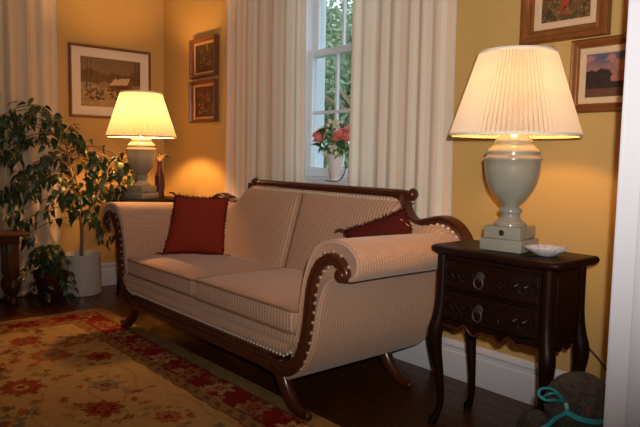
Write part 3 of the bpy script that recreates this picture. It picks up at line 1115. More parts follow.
mb = MB(); mb.add(vs, fs)
mb.build('top', M['mahog_dark'], NS, angle=40)
bw, bd0, bd1 = hw - 0.040, -hd + 0.028, hd - 0.018
# carcass
body = MB().box(-bw, bw, bd0 + 0.012, bd1, 0.430, 0.686, 0.003).build('body', M['mahog_dark'], NS)
for s in (1, -1):
    MB().box(s * bw - 0.004, s * bw + 0.004, bd0 + 0.05, bd1 - 0.035, 0.462, 0.656, 0.003).build('side_panel', M['mahog_dark'], NS)
# drawers with carved relief and ring pulls
def drawer(z0, z1):
    N = 18
    vs, fs = [], []
    w = bw - 0.030
    sec = [(0.014, z0), (0.0, z0), (-0.006, z0 + 0.006), (-0.006, z1 - 0.006), (0.0, z1), (0.014, z1)]
    for k in range(N + 1):
        x = lerp(-w, w, k / N)
        for y, z in sec:
            vs.append((x, bd0 + y + bow(x, w, 0.010), z))
    m = len(sec)
    for k in range(N):
        for i in range(m):
            i2 = (i + 1) % m
            fs.append((k * m + i, k * m + i2, (k + 1) * m + i2, (k + 1) * m + i))
    fs += [tuple(range(m)), tuple(N * m + i for i in range(m - 1, -1, -1))]
    mb = MB(); mb.add(vs, fs)
    d = mb.build('drawer', M['mahog_dark'], NS, angle=40)
    zc = (z0 + z1) / 2
    yf = lambda x: bd0 - 0.006 + bow(x, w, 0.010)
    mb = MB()
    # border bead
    bead = [(-w + .012, z0 + .012), (w - .012, z0 + .012), (w - .012, z1 - .012), (-w + .012, z1 - .012)]
    for (a, b), (c, e) in zip(bead, bead[1:] + bead[:1]):
        mb.tube([(lerp(a, c, t), yf(lerp(a, c, t)), lerp(b, e, t)) for t in np.linspace(0, 1, 14)], 0.0032, 6)
    # scrolling leaves either side of the pull
    for s in (1, -1):
        for base, turn, up_ in ((0.055, 1.0, 1), (0.055, 1.0, -1), (0.125, 0.8, 1), (0.125, 0.8, -1)):
            pts = []
            for k in range(26):
                a = k / 25 * 2.1 * PI
                r = 0.030 * turn * (1 - k / 32)
                pts.append((s * (base + 0.028 + r * math.cos(PI - a) * 0.95), zc + up_ * (0.010 + r * math.sin(a) * 0.62)))
            mb.tube([(x, yf(x) - 0.001, z) for x, z in pts], [lerp(0.0034, 0.0012, k / 25) for k in range(26)], 6)
        for k in range(5):
            x = s * (0.04 + 0.034 * k)
            mb.tube([(x, yf(x), zc + 0.022 * math.sin(k * 1.9)), (x + s * 0.012, yf(x) - 0.005, zc + 0.004), (x + s * 0.022, yf(x), zc - 0.02 * math.sin(k * 1.9))], [0.002, 0.006, 0.002], 6)
    mb.build('carved_scrolls', M['mahog_dark'], d)
    xp = -0.030
    p = MB().lathe([(0.0, -0.010), (0.006, -0.009), (0.008, -0.005), (0.016, -0.003), (0.018, 0.0)], 16, (xp, yf(xp), zc + 0.012), 'Y').build('ring_pull', M['iron'], d)
    ring = [(xp + 0.019 * math.sin(a), yf(xp) - 0.011, zc - 0.010 + 0.022 * math.cos(a)) for a in np.linspace(0, 2 * PI, 28)]
    MB().tube(ring, 0.0034, 6, cap=False).build('ring', M['iron'], p)
drawer(0.558, 0.668)
drawer(0.438, 0.546)
# scalloped aprons: front and both sides
def scallop(u):
    a = abs(u)
    return 0.402 + 0.009 * math.cos(a * PI * 4.2) - 0.006 * math.cos(a * PI * 7) + 0.012 * a - 0.030 * max(0, a - .82) / .18
N = 44
vs, fs = [], []
for k in range(N + 1):
    u = 2 * k / N - 1
    x = u * (bw - 0.02)
    y = bd0 + bow(x, bw, 0.008) + 0.002
    for (yy, z) in ((y, 0.436), (y, scallop(u) + 0.004), (y + 0.003, scallop(u)), (y + 0.018, scallop(u)), (y + 0.018, 0.436)):
        vs.append((x, yy, z))
for k in range(N):
    for i in range(5):
        i2 = (i + 1) % 5
        fs.append((k * 5 + i, k * 5 + i2, (k + 1) * 5 + i2, (k + 1) * 5 + i))
fs += [tuple(range(5)), tuple(N * 5 + i for i in range(4, -1, -1))]
mb = MB(); mb.add(vs, fs)
apn = mb.build('scalloped_apron', M['mahog_dark'], NS, angle=35)
MB().tube([(2 * (k / N) * (bw - .02) - (bw - .02), bd0 + bow((2 * k / N - 1) * (bw - .02), bw, .008), scallop(2 * k / N - 1) + 0.006) for k in range(N + 1)], 0.0045, 6).build('apron_bead', M['mahog'], apn)
for s in (1, -1):
    vs, fs = [], []
    N2 = 20
    for k in range(N2 + 1):
        u = 2 * k / N2 - 1
        y = u * (bd1 - bd0 - 0.06) / 2 + (bd0 + bd1) / 2
        z = 0.405 + 0.018 * math.cos(u * PI * 3) * (1 - abs(u) * .4)
        for xx, zz in ((s * bw, 0.436), (s * bw, z), (s * (bw - 0.016), z), (s * (bw - 0.016), 0.436)):
            vs.append((xx, y, zz))
    for k in range(N2):
        for i in range(4):
            i2 = (i + 1) % 4
            fs.append((k * 4 + i, k * 4 + i2, (k + 1) * 4 + i2, (k + 1) * 4 + i))
    fs += [(0, 1, 2, 3), tuple(N2 * 4 + i for i in (3, 2, 1, 0))]
    mb = MB(); mb.add(vs, fs)
    mb.build('scalloped_apron', M['mahog_dark'], NS, angle=35)
# cabriole legs
for sx in (1, -1):
    for sy in (-1, 1):
        yb = bd0 + 0.016 if sy < 0 else bd1 - 0.016
        xb = sx * (bw - 0.012)
        ox = sx; oy = sy
        k = 1.0 if sy < 0 else 0.35
        path = [(xb, yb, 0.684), (xb, yb, 0.52), (xb + ox * .006, yb + oy * .006 * k, 0.44), (xb + ox * .016, yb + oy * .014 * k, 0.375), (xb + ox * .012, yb + oy * .010 * k, 0.30),
                (xb + ox * 0.0, yb + oy * 0.0, 0.20), (xb - ox * .006, yb - oy * .004 * k, 0.10), (xb + ox * .002, yb + oy * .006 * k, 0.045), (xb + ox * .016, yb + oy * .016 * k, 0.018), (xb + ox * .024, yb + oy * .022 * k, 0.010)]
        rad = [0.021, 0.022, 0.025, 0.029, 0.023, 0.017, 0.0135, 0.014, 0.018, 0.010]
        sp = spline([(*p, r) for p, r in zip(path, rad)], 6)
        pts = [p[:3] for p in sp]
        pts = [(p[0], p[1], max(p[2], 0.012)) for p in pts]
        lg = MB().tube(pts, [max(0.006, p[3]) for p in sp], 10, up=(1, 0, 0)).build('leg', M['mahog_dark'], NS, angle=50)
        MB().lathe([(0.014, 0.0), (0.018, 0.004), (0.017, 0.010), (0.010, 0.015), (0.0, 0.016)], 14, (path[-2][0], path[-2][1], 0.0)).build('foot', M['mahog_dark'], lg)

# small fluted dish
DX, DY = 3.690, -0.402
vs, fs = [], []
prof = [(0.0, 0.004), (0.024, 0.004), (0.032, 0.007), (0.048, 0.016), (0.066, 0.026), (0.069, 0.027), (0.066, 0.023), (0.050, 0.013), (0.034, 0.002), (0.028, 0.0), (0.0, 0.0)]
n = 72
for r, z in prof:
    for k in range(n):
        a = 2 * PI * k / n
        f = 1 + (0.05 * max(0, (r - 0.03) / 0.04)) * math.cos(18 * a)
        vs.append((r * f * math.cos(a), r * f * math.sin(a), z))
for j in range(len(prof) - 1):
    for k in range(n):
        k2 = (k + 1) % n
        fs.append((j * n + k, j * n + k2, (j + 1) * n + k2, (j + 1) * n + k))
mb = MB(); mb.add(vs, fs)
DT = thing('fluted_dish', 'small white fluted porcelain dish beside the lamp on the nightstand', 'dish', (DX, DY, 0.7162))
mb.build('bowl', M['pinkdish'], DT, angle=60)
pts = [((0.069 * (1 + 0.05 * math.cos(18 * a))) * math.cos(a), (0.069 * (1 + 0.05 * math.cos(18 * a))) * math.sin(a), 0.0275) for a in np.linspace(0, 2 * PI, 109)]
MB().tube(pts, 0.0022, 6, cap=False).build('rim', M['bluerim'], DT)

# lamp cord behind the nightstand
cd = spline([(3.60, -0.185, 0.70), (3.60, -0.12, 0.52), (3.63, -0.07, 0.40), (3.685, -0.05, 0.325), (3.765, -0.05, 0.25), (3.83, -0.06, 0.12), (3.88, -0.08, 0.03), (3.92, -0.14, 0.006), (3.96, -0.2, 0.005)], 8)
tag(MB().tube([p for p in cd], 0.0035, 6).build('lamp_cord', M['cable']), 'dark lamp cord hanging down the wall beside the nightstand', 'cord')

# ================================================================== PICTURES
def painted_panel(name, w, h, y, fn, parent, res=0.004, mat='print'):
    nx, ny = max(8, int(w / res)), max(8, int(h / res))
    U, V = np.meshgrid(np.linspace(0, 1, nx + 1), np.linspace(0, 1, ny + 1))
    C = np.clip(fn(U, V, w / h), 0, 1)
    P = np.stack([(U - .5) * w, np.full_like(U, y), (V - .5) * h], -1).reshape(-1, 3)
    idx = np.arange((nx + 1) * (ny + 1)).reshape(ny + 1, nx + 1)
    Q = np.stack([idx[:-1, :-1], idx[:-1, 1:], idx[1:, 1:], idx[1:, :-1]], -1).reshape(-1, 4)
    me = bpy.data.meshes.new(name)
    me.from_pydata(P.tolist(), [], Q.tolist())
    at = me.color_attributes.new('col', 'FLOAT_COLOR', 'POINT')
    buf = np.ones((len(P), 4), np.float32); buf[:, :3] = C.reshape(-1, 3)
    at.data.foreach_set('color', buf.ravel())
    me.materials.append(M[mat])
    o = bpy.data.objects.new(name, me)
    COL.objects.link(o)
    o.parent = parent
    return o

def moulding(w, h, fw, prof):
    """mitred frame: prof is [(t, depth)] from the outer edge (t=0) to the inner edge (t=1)"""
    vs, fs = [], []
    for t, d in prof:
        a, b = w / 2 - fw * t, h / 2 - fw * t
        for x, z in ((-a, -b), (a, -b), (a, b), (-a, b)):
            vs.append((x, -d, z))
    m = len(prof)
    for j in range(m - 1):
        for k in range(4):
            k2 = (k + 1) % 4
            fs.append((j * 4 + k, j * 4 + k2, (j + 1) * 4 + k2, (j + 1) * 4 + k))
    mb = MB(); mb.add(vs, fs)
    return mb

PROF_SCOOP = [(0, 0.0), (0, 0.018), (.08, 0.026), (.2, 0.030), (.34, 0.027), (.5, 0.018), (.72, 0.013), (.85, 0.017), (.95, 0.016), (1, 0.010), (1, 0.004)]
PROF_FLAT = [(0, 0.0), (0, 0.014), (.15, 0.018), (.5, 0.020), (.85, 0.018), (1, 0.012), (1, 0.004)]
PROF_REV = [(0, 0.0), (0, 0.034), (.12, 0.040), (.35, 0.038), (.55, 0.026), (.75, 0.022), (.9, 0.024), (1, 0.018), (1, 0.004)]

def framed(label, wall, a0, a1, z0, z1, fw, liner, fn, fmat, prof, lmat='liner', tilt=0.0, roll=0.0, res=0.004, glazed=False, gap=0.003):
    w, h = a1 - a0, z1 - z0
    if wall == 'back':
        loc, rz = ((a0 + a1) / 2, -gap, z0), 0.0
    else:
        loc, rz = (gap, (a0 + a1) / 2, z0), PI / 2
    T = thing('framed_picture', label, 'picture', loc, rz)
    T.rotation_euler = (0, roll, rz)
    zc = h / 2
    def up(o):
        o.location.z = zc
        return o
    up(moulding(w, h, fw, prof).build('frame', M[fmat], T, angle=30))
    up(MB().box(-w / 2 + .004, w / 2 - .004, -0.003, 0.0, -h / 2 + .004, h / 2 - .004).build('backing_board', M['frame_brown'], T, smooth=False))
    iw, ih = w - 2 * fw, h - 2 * fw
    if liner > 0:
        up(moulding(iw + 0.002, ih + 0.002, liner, [(0, 0.004), (0, 0.012), (.8, 0.011), (.88, 0.008), (1, 0.0075), (1, 0.004)]).build('mat_board' if lmat == 'mat' else 'frame_liner', M[lmat], T, angle=30))
        iw -= 2 * liner; ih -= 2 * liner
    up(painted_panel('picture_panel', iw + 0.004, ih + 0.004, -0.0055, fn, T, res, 'print_glass' if glazed else 'print'))
    return T

def blend(a, b, t):
    t = np.clip(t, 0, 1)[..., None]
    return np.asarray(a) * (1 - t) + np.asarray(b) * t

def snow_scene(U, V, asp):
    sky = blend(np.array(srgb(150, 120, 84)), np.array(srgb(112, 96, 74)), V * 1.3 - .2 + .5 * (fbm(U * 5, V * 5, 3) - .5))
    C = sky
    # bare woods along the horizon
    tr = 0.60 + 0.16 * fbm(U * 9, V * 0 + 2, 7) + 0.10 * np.exp(-((U - .12) / .1) ** 2) + 0.14 * np.exp(-((U - .95) / .14) ** 2)
    C = np.where((V < tr)[..., None], blend(np.array(srgb(82, 66, 46)), np.array(srgb(112, 88, 58)), fbm(U * 30, V * 12, 4)), C)
    # snow ground
    g = 0.44 + 0.05 * np.sin(U * 7 + 1) + 0.03 * (fbm(U * 12, V * 12, 8) - .5)
    snow = blend(np.array(srgb(176, 152, 112)), np.array(srgb(128, 104, 74)), fbm(U * 12, V * 18, 5) * 1.3 - .2)
    C = np.where((V < g)[..., None], snow, C)
    # cottage
    def poly(P):
        m = np.ones(U.shape, bool)
        n = len(P)
        for i in range(n):
            (x0, y0), (x1, y1) = P[i], P[(i + 1) % n]
            m &= ((x1 - x0) * (V - y0) - (y1 - y0) * (U - x0)) >= 0
        return m
    C[poly([(.50, .36), (.78, .38), (.78, .50), (.50, .47)])] = srgb(96, 66, 44)
    C[poly([(.78, .38), (.86, .40), (.86, .50), (.82, .60), (.78, .50)])] = srgb(116, 82, 54)
    C[poly([(.46, .455), (.77, .485), (.82, .63), (.56, .60)])] = srgb(196, 176, 138)
    C[poly([(.60, .58), (.635, .585), (.635, .68), (.60, .68)])] = srgb(92, 60, 40)
    C[poly([(.30, .40), (.46, .42), (.46, .50), (.38, .53), (.30, .49)])] = srgb(140, 112, 78)
    r = random.Random(3)
    for k in range(34):
        x, y = r.uniform(.08, .8), r.uniform(.16, .36)
        m = ((U - x) / r.uniform(.012, .03)) ** 2 + ((V - y) / r.uniform(.02, .04)) ** 2 < 1
        C[m] = r.choice([srgb(70, 50, 36), srgb(104, 64, 40), srgb(84, 70, 52)])
    for x in (.1, .16, .9, .95):
        m = np.abs(U - x - .03 * (V - .5)) < .006
        C[m & (V > .35) & (V < .95)] = srgb(72, 58, 42)
    return C
def flowers_painting(seed, warm):
    def fn(U, V, asp):
        C = blend(np.array(srgb(46, 34, 24)), np.array(srgb(92, 66, 40)), fbm(U * 6, V * 6, seed))
        r = random.Random(seed)
        for k in range(60):
            x, y = r.gauss(.5, .2), r.gauss(.45, .22)
            s = r.uniform(.02, .06)
            c = r.choice([srgb(150, 60, 34), srgb(124, 44, 34), srgb(146, 104, 66), srgb(66, 70, 44), srgb(84, 64, 48)] if warm else [srgb(84, 80, 52), srgb(62, 60, 40), srgb(112, 86, 60), srgb(134, 110, 80), srgb(70, 46, 40)])
            m = ((U - x) * asp) ** 2 + (V - y) ** 2 < (s * (1 + .4 * np.sin(5 * np.arctan2(V - y, U - x)))) ** 2
            C[m] = c
        return C
    return fn
def poppy_painting(U, V, asp):
    C = blend(np.array(srgb(52, 52, 36)), np.array(srgb(112, 84, 50)), fbm(U * 8, V * 8, 12))
    C = np.where((V > .62)[..., None], blend(np.array(srgb(142, 112, 70)), np.array(srgb(92, 86, 60)), fbm(U * 5, V * 9, 4)), C)
    for x, w in ((.50, .035), (.56, .02), (.43, .016)):
        m = np.abs(U - x - .03 * np.sin(V * 14)) < w * (0.7 + .6 * fbm(U * 20, V * 20, 3))
        C[m & (V > .12)] = srgb(158, 52, 34)
    r = random.Random(5)
    for k in range(150):
        x, y = r.random(), r.uniform(0, .6)
        m = ((U - x) / .022) ** 2 + ((V - y) / .03) ** 2 < 1
        C[m] = r.choice([srgb(70, 74, 44), srgb(120, 58, 44), srgb(104, 88, 54), srgb(44, 42, 30), srgb(134, 100, 70)])
    return C
def sunset_painting(U, V, asp):
    C = blend(np.array(srgb(158, 106, 92)), np.array(srgb(84, 88, 112)), (V - .45) * 2.0 + .7 * (fbm(U * 4, V * 6, 2) - .5))
    cl = fbm(U * 5 + 2, V * 8, 14)
    C = np.where(((cl > .54) & (V > .45))[..., None], blend(np.array(srgb(186, 128, 96)), np.array(srgb(160, 108, 96)), V), C)
    C = np.where((V < .34)[..., None], blend(np.array(srgb(104, 66, 48)), np.array(srgb(74, 56, 50)), fbm(U * 9, V * 16, 9)), C)
    tr = .34 + .30 * (U < .40 + .08 * (fbm(U * 0, V * 14, 6) - .5)) * (0.65 + .6 * fbm(U * 12, V * 4, 6)) + .10 * np.exp(-((U - .85) / .2) ** 2)
    C = np.where(((V < tr) & (V > .2))[..., None], blend(np.array(srgb(34, 28, 26)), np.array(srgb(60, 46, 36)), fbm(U * 14, V * 14, 3)), C)
    return C

framed('large cream-matted snow scene print in thin brown frame behind the ficus', 'left', -0.770, -0.122, 1.309, 1.853, 0.020, 0.068, snow_scene, 'frame_brown', PROF_FLAT, 'mat', glazed=True)
framed('upper of two small gilt-framed dark paintings left of the curtain', 'back', 0.497, 0.862, 1.612, 1.898, 0.026, 0.018, flowers_painting(2, False), 'frame_brown', PROF_REV, 'gilt')
framed('lower of two small gilt-framed dark paintings left of the curtain', 'back', 0.488, 0.858, 1.282, 1.590, 0.026, 0.018, flowers_painting(8, True), 'frame_brown', PROF_REV, 'gilt')
framed('gilt-framed painting of red flowers hung highest above the nightstand lamp', 'back', 3.314, 3.684, 1.528, 1.86, 0.052, 0.030, poppy_painting, 'gold', PROF_REV)
framed('gilt-framed sunset landscape painting beside the lamp shade near the white jamb', 'back', 3.540, 3.905, 1.236, 1.520, 0.036, 0.024, sunset_painting, 'gold', PROF_SCOOP)
framed('gilt-framed painting mostly hidden behind the nightstand lamp shade', 'back', 3.100, 3.455, 1.245, 1.509, 0.030, 0.016, flowers_painting(21, False), 'gold', PROF_FLAT)

# ================================================================== CURTAINS
def curtain(name, label, axis, a0, a1, off, z0, z1, folds, amp, mat, seed, flare=0.0):
    r = random.Random(seed)
    NU, NVv = folds * 12, 24
    ph = [0]
    for k in range(folds):
        ph.append(ph[-1] + r.uniform(0.7, 1.3))
    tot = ph[-1]
    amps = [amp * r.uniform(0.6, 1.25) for _ in range(folds + 1)]
    vs, fs, uvs = [], [], []
    for j in range(NVv + 1):
        v = j / NVv
        z = lerp(z0, z1, v)
        arc = 0
        prev = None
        for i in range(NU + 1):
            u = i / NU
            k = u * folds
            ki = min(folds - 1, int(k)); kf = k - ki
            pos = lerp(ph[ki], ph[ki + 1], kf) / tot
            A = lerp(amps[ki], amps[ki + 1], kf) * (1.0 - 0.25 * v)
            s = math.sin(2 * PI * kf + 0.35 * math.sin(2 * PI * kf))
            w = 0.010 * (vnoise(u * folds * .7, v * 2.0, seed) - 0.5)
            a = lerp(a0, a1, pos) + (u - .5) * flare * (1 - v) + 0.35 * A * math.sin(4 * PI * kf) * 0.4
            d = off + A * s + w
            p = (a, -d, z) if axis == 'X' else (d, a, z)
            if prev is not None:
                arc += math.dist(p, prev)
            prev = p
            vs.append(p); uvs.append((arc, z))
    n = NU + 1
    for j in range(NVv):
        for i in range(NU):
            fs.append((j * n + i, j * n + i + 1, (j + 1) * n + i + 1, (j + 1) * n + i))
    mb = MB(); mb.add(vs, fs)
    o = mb.build(name, M[mat], smooth=True, angle=180)
    uvl = o.data.uv_layers.new(name='UVMap')
    buf = np.zeros((len(o.data.loops), 2), np.float32)
    vi = np.zeros(len(o.data.loops), np.int32)
    o.data.loops.foreach_get('vertex_index', vi)
    # arc length taken from the bottom row so that stripes run straight down
    base = np.array(uvs, np.float32)
    bu = base[:n, 0]
    base[:, 0] = np.tile(bu, NVv + 1)
    buf[:] = base[vi]
    uvl.data.foreach_set('uv', buf.ravel())
    return tag(o, label, 'curtain')
curtain('window_curtain', 'cream striped curtain panel left of the window, beside the small paintings', 'X', 1.090, 1.935, 0.078, 0.45, 2.52, 7, 0.008, 'curtain', 3, 0.05)
curtain('window_curtain', 'cream striped curtain panel right of the window, near the nightstand lamp', 'X', 2.335, 3.010, 0.078, 0.45, 2.52, 7, 0.008, 'curtain', 8, 0.03)
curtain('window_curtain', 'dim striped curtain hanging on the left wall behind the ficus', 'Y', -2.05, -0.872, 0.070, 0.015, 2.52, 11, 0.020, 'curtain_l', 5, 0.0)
def rod(label, p0, p1, brackets):
    T = thing('curtain_rod', label, 'curtain rod', ((p0[0] + p1[0]) / 2, (p0[1] + p1[1]) / 2, p0[2]))
    a = Vector(p0) - T.location; b = Vector(p1) - T.location
    MB().tube([a, b], 0.012, 12).build('rod', M['brass'], T)
    for e, dr in ((a, -1), (b, 1)):
        d = (b - a).normalized() * dr
        mb = MB().tube([e, e + d * .012, e + d * .03, e + d * .05, e + d * .06], [0.012, .02, .026, .016, .004], 12)
        mb.build('finial', M['brass'], T)
    for q in brackets:
        q0 = Vector(q[0]) - T.location; q1 = Vector(q[1]) - T.location
        MB().tube([q0, q1], 0.007, 8).build('bracket', M['brass'], T)
rod('brass curtain rod above the double-hung window', (0.98, -0.078, 2.535), (3.09, -0.078, 2.535), [((1.0, 0, 2.535), (1.0, -0.078, 2.535)), ((3.06, 0, 2.535), (3.06, -0.078, 2.535))])
rod('brass curtain rod on the left wall', (0.070, -2.12, 2.535), (0.070, -0.86, 2.535), [((0, -2.09, 2.535), (0.07, -2.09, 2.535)), ((0, -0.89, 2.535), (0.07, -0.89, 2.535))])

# ================================================================== PILLOWS
def pillow(name, label, size, thick, mat, origin, xdir, zdir, fringe_mat, corner_len=0.045, fringe=True, taper=0.0, shear=0.0):
    """square pillow, local x = width, z = height, y = thickness; origin = centre of the bottom edge"""
    xd = Vector(xdir).normalized(); zd = Vector(zdir); zd = (zd - zd.dot(xd) * xd).normalized(); yd = zd.cross(xd)
    T = thing(name, label, 'pillow', origin)
    T.rotation_mode = 'QUATERNION'
    T.rotation_quaternion = Matrix((xd, yd, zd)).transposed().to_quaternion()
    N = 22
    vs, fs = [], []
    for side in (-1, 1):
        for j in range(N + 1):
            for i in range(N + 1):
                u, v = 2 * i / N - 1, 2 * j / N - 1
                pin = 1 - 0.055 * (1 - u * u) * (abs(v) ** 3) ; pin2 = 1 - 0.055 * (1 - v * v) * (abs(u) ** 3)
                e = max(0, (1 - u ** 2)) ** 0.55 * max(0, (1 - v ** 2)) ** 0.55
                wr = 0.006 * (vnoise(u * 3 + 9, v * 3, 5) - .5) * e
                vs.append((u * pin2 * size / 2 * (1 - taper * (v + 1) / 2), side * (thick / 2 * e) + wr, (v * pin + 1) * size / 2))
    n = N + 1
    n1 = n * n
    for j in range(N):
        for i in range(N):
            a = j * n + i
            fs.append((a, a + 1, a + n + 1, a + n))
            fs.append((n1 + a, n1 + a + n, n1 + a + n + 1, n1 + a + 1))
    mb = MB(); mb.add(vs, fs)
    me = mb.build('pillow_cover', M[mat], T, angle=120, fix=False)
    bm = bmesh.new(); bm.from_mesh(me.data)
    bmesh.ops.remove_doubles(bm, verts=bm.verts[:], dist=1e-5)
    bmesh.ops.recalc_face_normals(bm, faces=bm.faces[:])
    bm.to_mesh(me.data); bm.free()
    if fringe:
        r = random.Random(3)
        for eg in range(4):
            mb = MB()
            for k in range(60):
                t = (k + r.random()) / 60 * 2 - 1
                sag = 1 - 0.055 * (1 - t * t)
                if eg == 0: p = (t * size / 2 * (1 - taper), 0, size / 2 * (1 + sag)); d = (0, 0, 1)
                elif eg == 1: p = (t * size / 2, 0, size / 2 * (1 - sag)); d = (0, 0, -0.15)
                elif eg == 2: p = (size / 2 * sag * (1 - taper * (t + 1) / 2), 0, (t + 1) * size / 2); d = (1, 0, 0)
                else: p = (-size / 2 * sag * (1 - taper * (t + 1) / 2), 0, (t + 1) * size / 2); d = (-1, 0, 0)
                L = (0.006 + 0.007 * r.random()) * (1.0 if eg < 2 else 0.35)
                q = (p[0] + d[0] * L + r.uniform(-.006, .006), r.uniform(-.008, .008), p[2] + d[2] * L + r.uniform(-.006, .006))
                mb.tube([p, q], [0.0035, 0.0012], 5)
            f = mb.build('fringe', M[fringe_mat], T); f['kind'] = 'stuff'
        for sx in (-1, 1):
            for sz in (0, 1):
                mb = MB()
                p = Vector((sx * size / 2 * (1 - taper * sz), 0, sz * size))
                for k in range(5):
                    q = p + Vector((sx * corner_len * r.uniform(.5, 1.1), r.uniform(-.012, .012), (corner_len * .35 * r.uniform(.2, 1)) if sz else 0.004))
                    mb.tube([p, (p + q) / 2 + Vector((0, 0, .006)), q], [0.005, .004, .002], 6)
                mb.build('corner_tassel', M[fringe_mat], T)
    if shear:
        for ch in T.children:
            for v in ch.data.vertices:
                v.co.x += shear * v.co.z
    return T
pillow('throw_pillow', 'bright red checked throw pillow with dark fringe on the left seat cushion', 0.355, 0.15, 'pillow', (1.535, -0.585, 0.450), (0.47, 0.88, -0.05), (-0.20, 0.06, 1), 'fringe', taper=0.10, shear=0.10)
P2 = pillow('throw_pillow', 'maroon throw pillow with gold braid tucked behind the right sofa arm', 0.30, 0.12, 'pillow2', (2.950, -0.345, 0.50), (0.58, 0.72, 0.36), (-0.30, 0.12, 0.9), 'fringe', 0.05)
pts = []
for k in range(40):
    t = k / 39
    pts.append((lerp(0.035, 0.135, t), -0.040 + 0.02 * t, 0.215 + 0.022 * math.sin(t * 11) + 0.02 * t))
MB().tube(pts, 0.0032, 6).build('gold_braid', M['goldcord'], P2)

# ================================================================== CORNER SIDE TABLE
ST = thing('side_table', 'dark wooden side table in the corner under the far lamp', 'table', (0.53, -0.42, 0))
MB().lathe([(0.0, 0.700), (0.262, 0.700), (0.270, 0.706), (0.272, 0.713), (0.268, 0.721), (0.260, 0.7245), (0.0, 0.7245)], 44).build('table_top', M['mahog_dark'], ST)
MB().lathe([(0.0, 0.62), (0.215, 0.62), (0.215, 0.70), (0.0, 0.70)], 44).build('table_apron', M['mahog_dark'], ST, angle=30)
for k in range(4):
    a = PI / 4 + k * PI / 2
    c, s = math.cos(a), math.sin(a)
    MB().tube([(0.19 * c, 0.19 * s, 0.66), (0.195 * c, 0.195 * s, 0.40), (0.20 * c, 0.20 * s, 0.12), (0.215 * c, 0.215 * s, 0.0)], [0.022, 0.018, 0.013, 0.011], 10).build('leg', M['mahog_dark'], ST)
# dark red vase with dark leaves beside the far lamp
RV = thing('bud_vase', 'slim dark red vase with dark drooping leaves beside the far lamp', 'vase', (0.505, -0.290, 0.7250))
MB().lathe([(0.0, 0.0), (0.034, 0.0), (0.036, 0.006), (0.030, 0.03), (0.038, 0.09), (0.034, 0.15), (0.018, 0.21), (0.014, 0.25), (0.018, 0.265), (0.014, 0.265), (0.010, 0.24), (0.0, 0.235)], 24).build('vase_body', M['darkred'], RV, angle=60)

def leaf_mesh(name, mat, L=0.07, W=0.034, curl=0.012, fold=0.006):
    vs, fs = [], []
    n = 6
    for i in range(n + 1):
        t = i / n
        w = W / 2 * math.sin(PI * min(1, t ** 0.75 * 1.0)) * (1 - 0.15 * t) if 0 < t < 1 else 0
        z = -curl * (2 * t - .3) ** 2
        if i in (0, n):
            vs.append((L * t, 0, z))
        else:
            vs += [(L * t, -w, z + fold * w / (W / 2)), (L * t, 0, z), (L * t, w, z + fold * w / (W / 2))]
    # indices
    def row(i):
        return [0] if i == 0 else ([len(vs) - 1] if i == n else [1 + (i - 1) * 3 + k for k in range(3)])
    for i in range(n):
        a, b = row(i), row(i + 1)
        if len(a) == 1:
            fs += [(a[0], b[0], b[1]), (a[0], b[1], b[2])]
        elif len(b) == 1:
            fs += [(a[0], b[0], a[1]), (a[1], b[0], a[2])]
        else:
            fs += [(a[0], b[0], b[1], a[1]), (a[1], b[1], b[2], a[2])]
    me = bpy.data.meshes.new(name)
    me.from_pydata(vs, [], fs)
    me.materials.append(M[mat])
    me.polygons.foreach_set('use_smooth', [True] * len(me.polygons))
    return me
LEAF = [leaf_mesh('ficus_leaf', 'leaf1', .088, .046), leaf_mesh('ficus_leaf', 'leaf2', .084, .044), leaf_mesh('ficus_leaf', 'leaf1', .076, .040, .018), leaf_mesh('ficus_leaf', 'leaf3', .080, .042)]
def leaf_quat(d, roll=0.0):
    d = Vector(d).normalized()
    up = Vector((0, 0, 1))
    y = up.cross(d)
    if y.length < 1e-3:
        y = Vector((0, 1, 0))
    y.normalize()
    z = d.cross(y)
    return Quaternion(d, roll) @ Matrix((d, y, z)).transposed().to_quaternion()
DARKLEAF = leaf_mesh('dried_leaf', 'dried', .09, .05)
r = random.Random(9)
for k in range(7):
    a = 2 * PI * k / 7
    d = Vector((math.cos(a), math.sin(a), 0.35 * r.uniform(-.6, 1)))
    MB().tube([(0, 0, 0.24), (d.x * .02, d.y * .02, 0.29), (d.x * .045, d.y * .045, 0.315)], 0.0025, 5).build('stem', M['bark'], RV)
    inst('leaf', DARKLEAF, RV, (d.x * .045, d.y * .045, 0.315), leaf_quat(d + Vector((0, 0, -.1)), r.uniform(-.5, .5)), 0.5)

# ================================================================== FICUS
FX, FY = 0.170, -0.760
FI = thing('potted_ficus', 'tall leafy ficus tree in a white cylinder pot left of the sofa', 'plant', (FX, FY, 0))
MB().lathe([(0.0, 0.0), (0.136, 0.0), (0.140, 0.004), (0.143, 0.28), (0.146, 0.288), (0.146, 0.30), (0.136, 0.30), (0.134, 0.25), (0.0, 0.25)], 48).build('pot', M['white_cer'], FI, angle=40)
MB().lathe([(0.0, 0.262), (0.07, 0.265), (0.1345, 0.258), (0.1345, 0.251), (0.0, 0.251)], 32).build('soil', M['soil'], FI)
RIGHT = Vector((CR.x, CR.y, 0)).normalized()       # roughly along the diagonal of the corner
IN = Vector((0.76, -0.65, 0))                       # into the room
r = random.Random(17)
trunk = spline([(0.0, 0.0, 0.25), (0.010, 0.004, 0.42), (0.03, -0.01, 0.56), (0.07, -0.05, 0.72), (0.10, -0.09, 0.88), (0.11, -0.12, 1.04), (0.12, -0.14, 1.18)], 6)
nt = len(trunk)
MB().tube(trunk, [lerp(0.014, 0.005, i / nt) for i in range(nt)], 8).build('trunk', M['bark'], FI)
trunk2 = spline([(0.02, 0.0, 0.47), (0.06, 0.03, 0.60), (0.11, 0.07, 0.72), (0.15, 0.10, 0.84), (0.17, 0.12, 0.95)], 6)
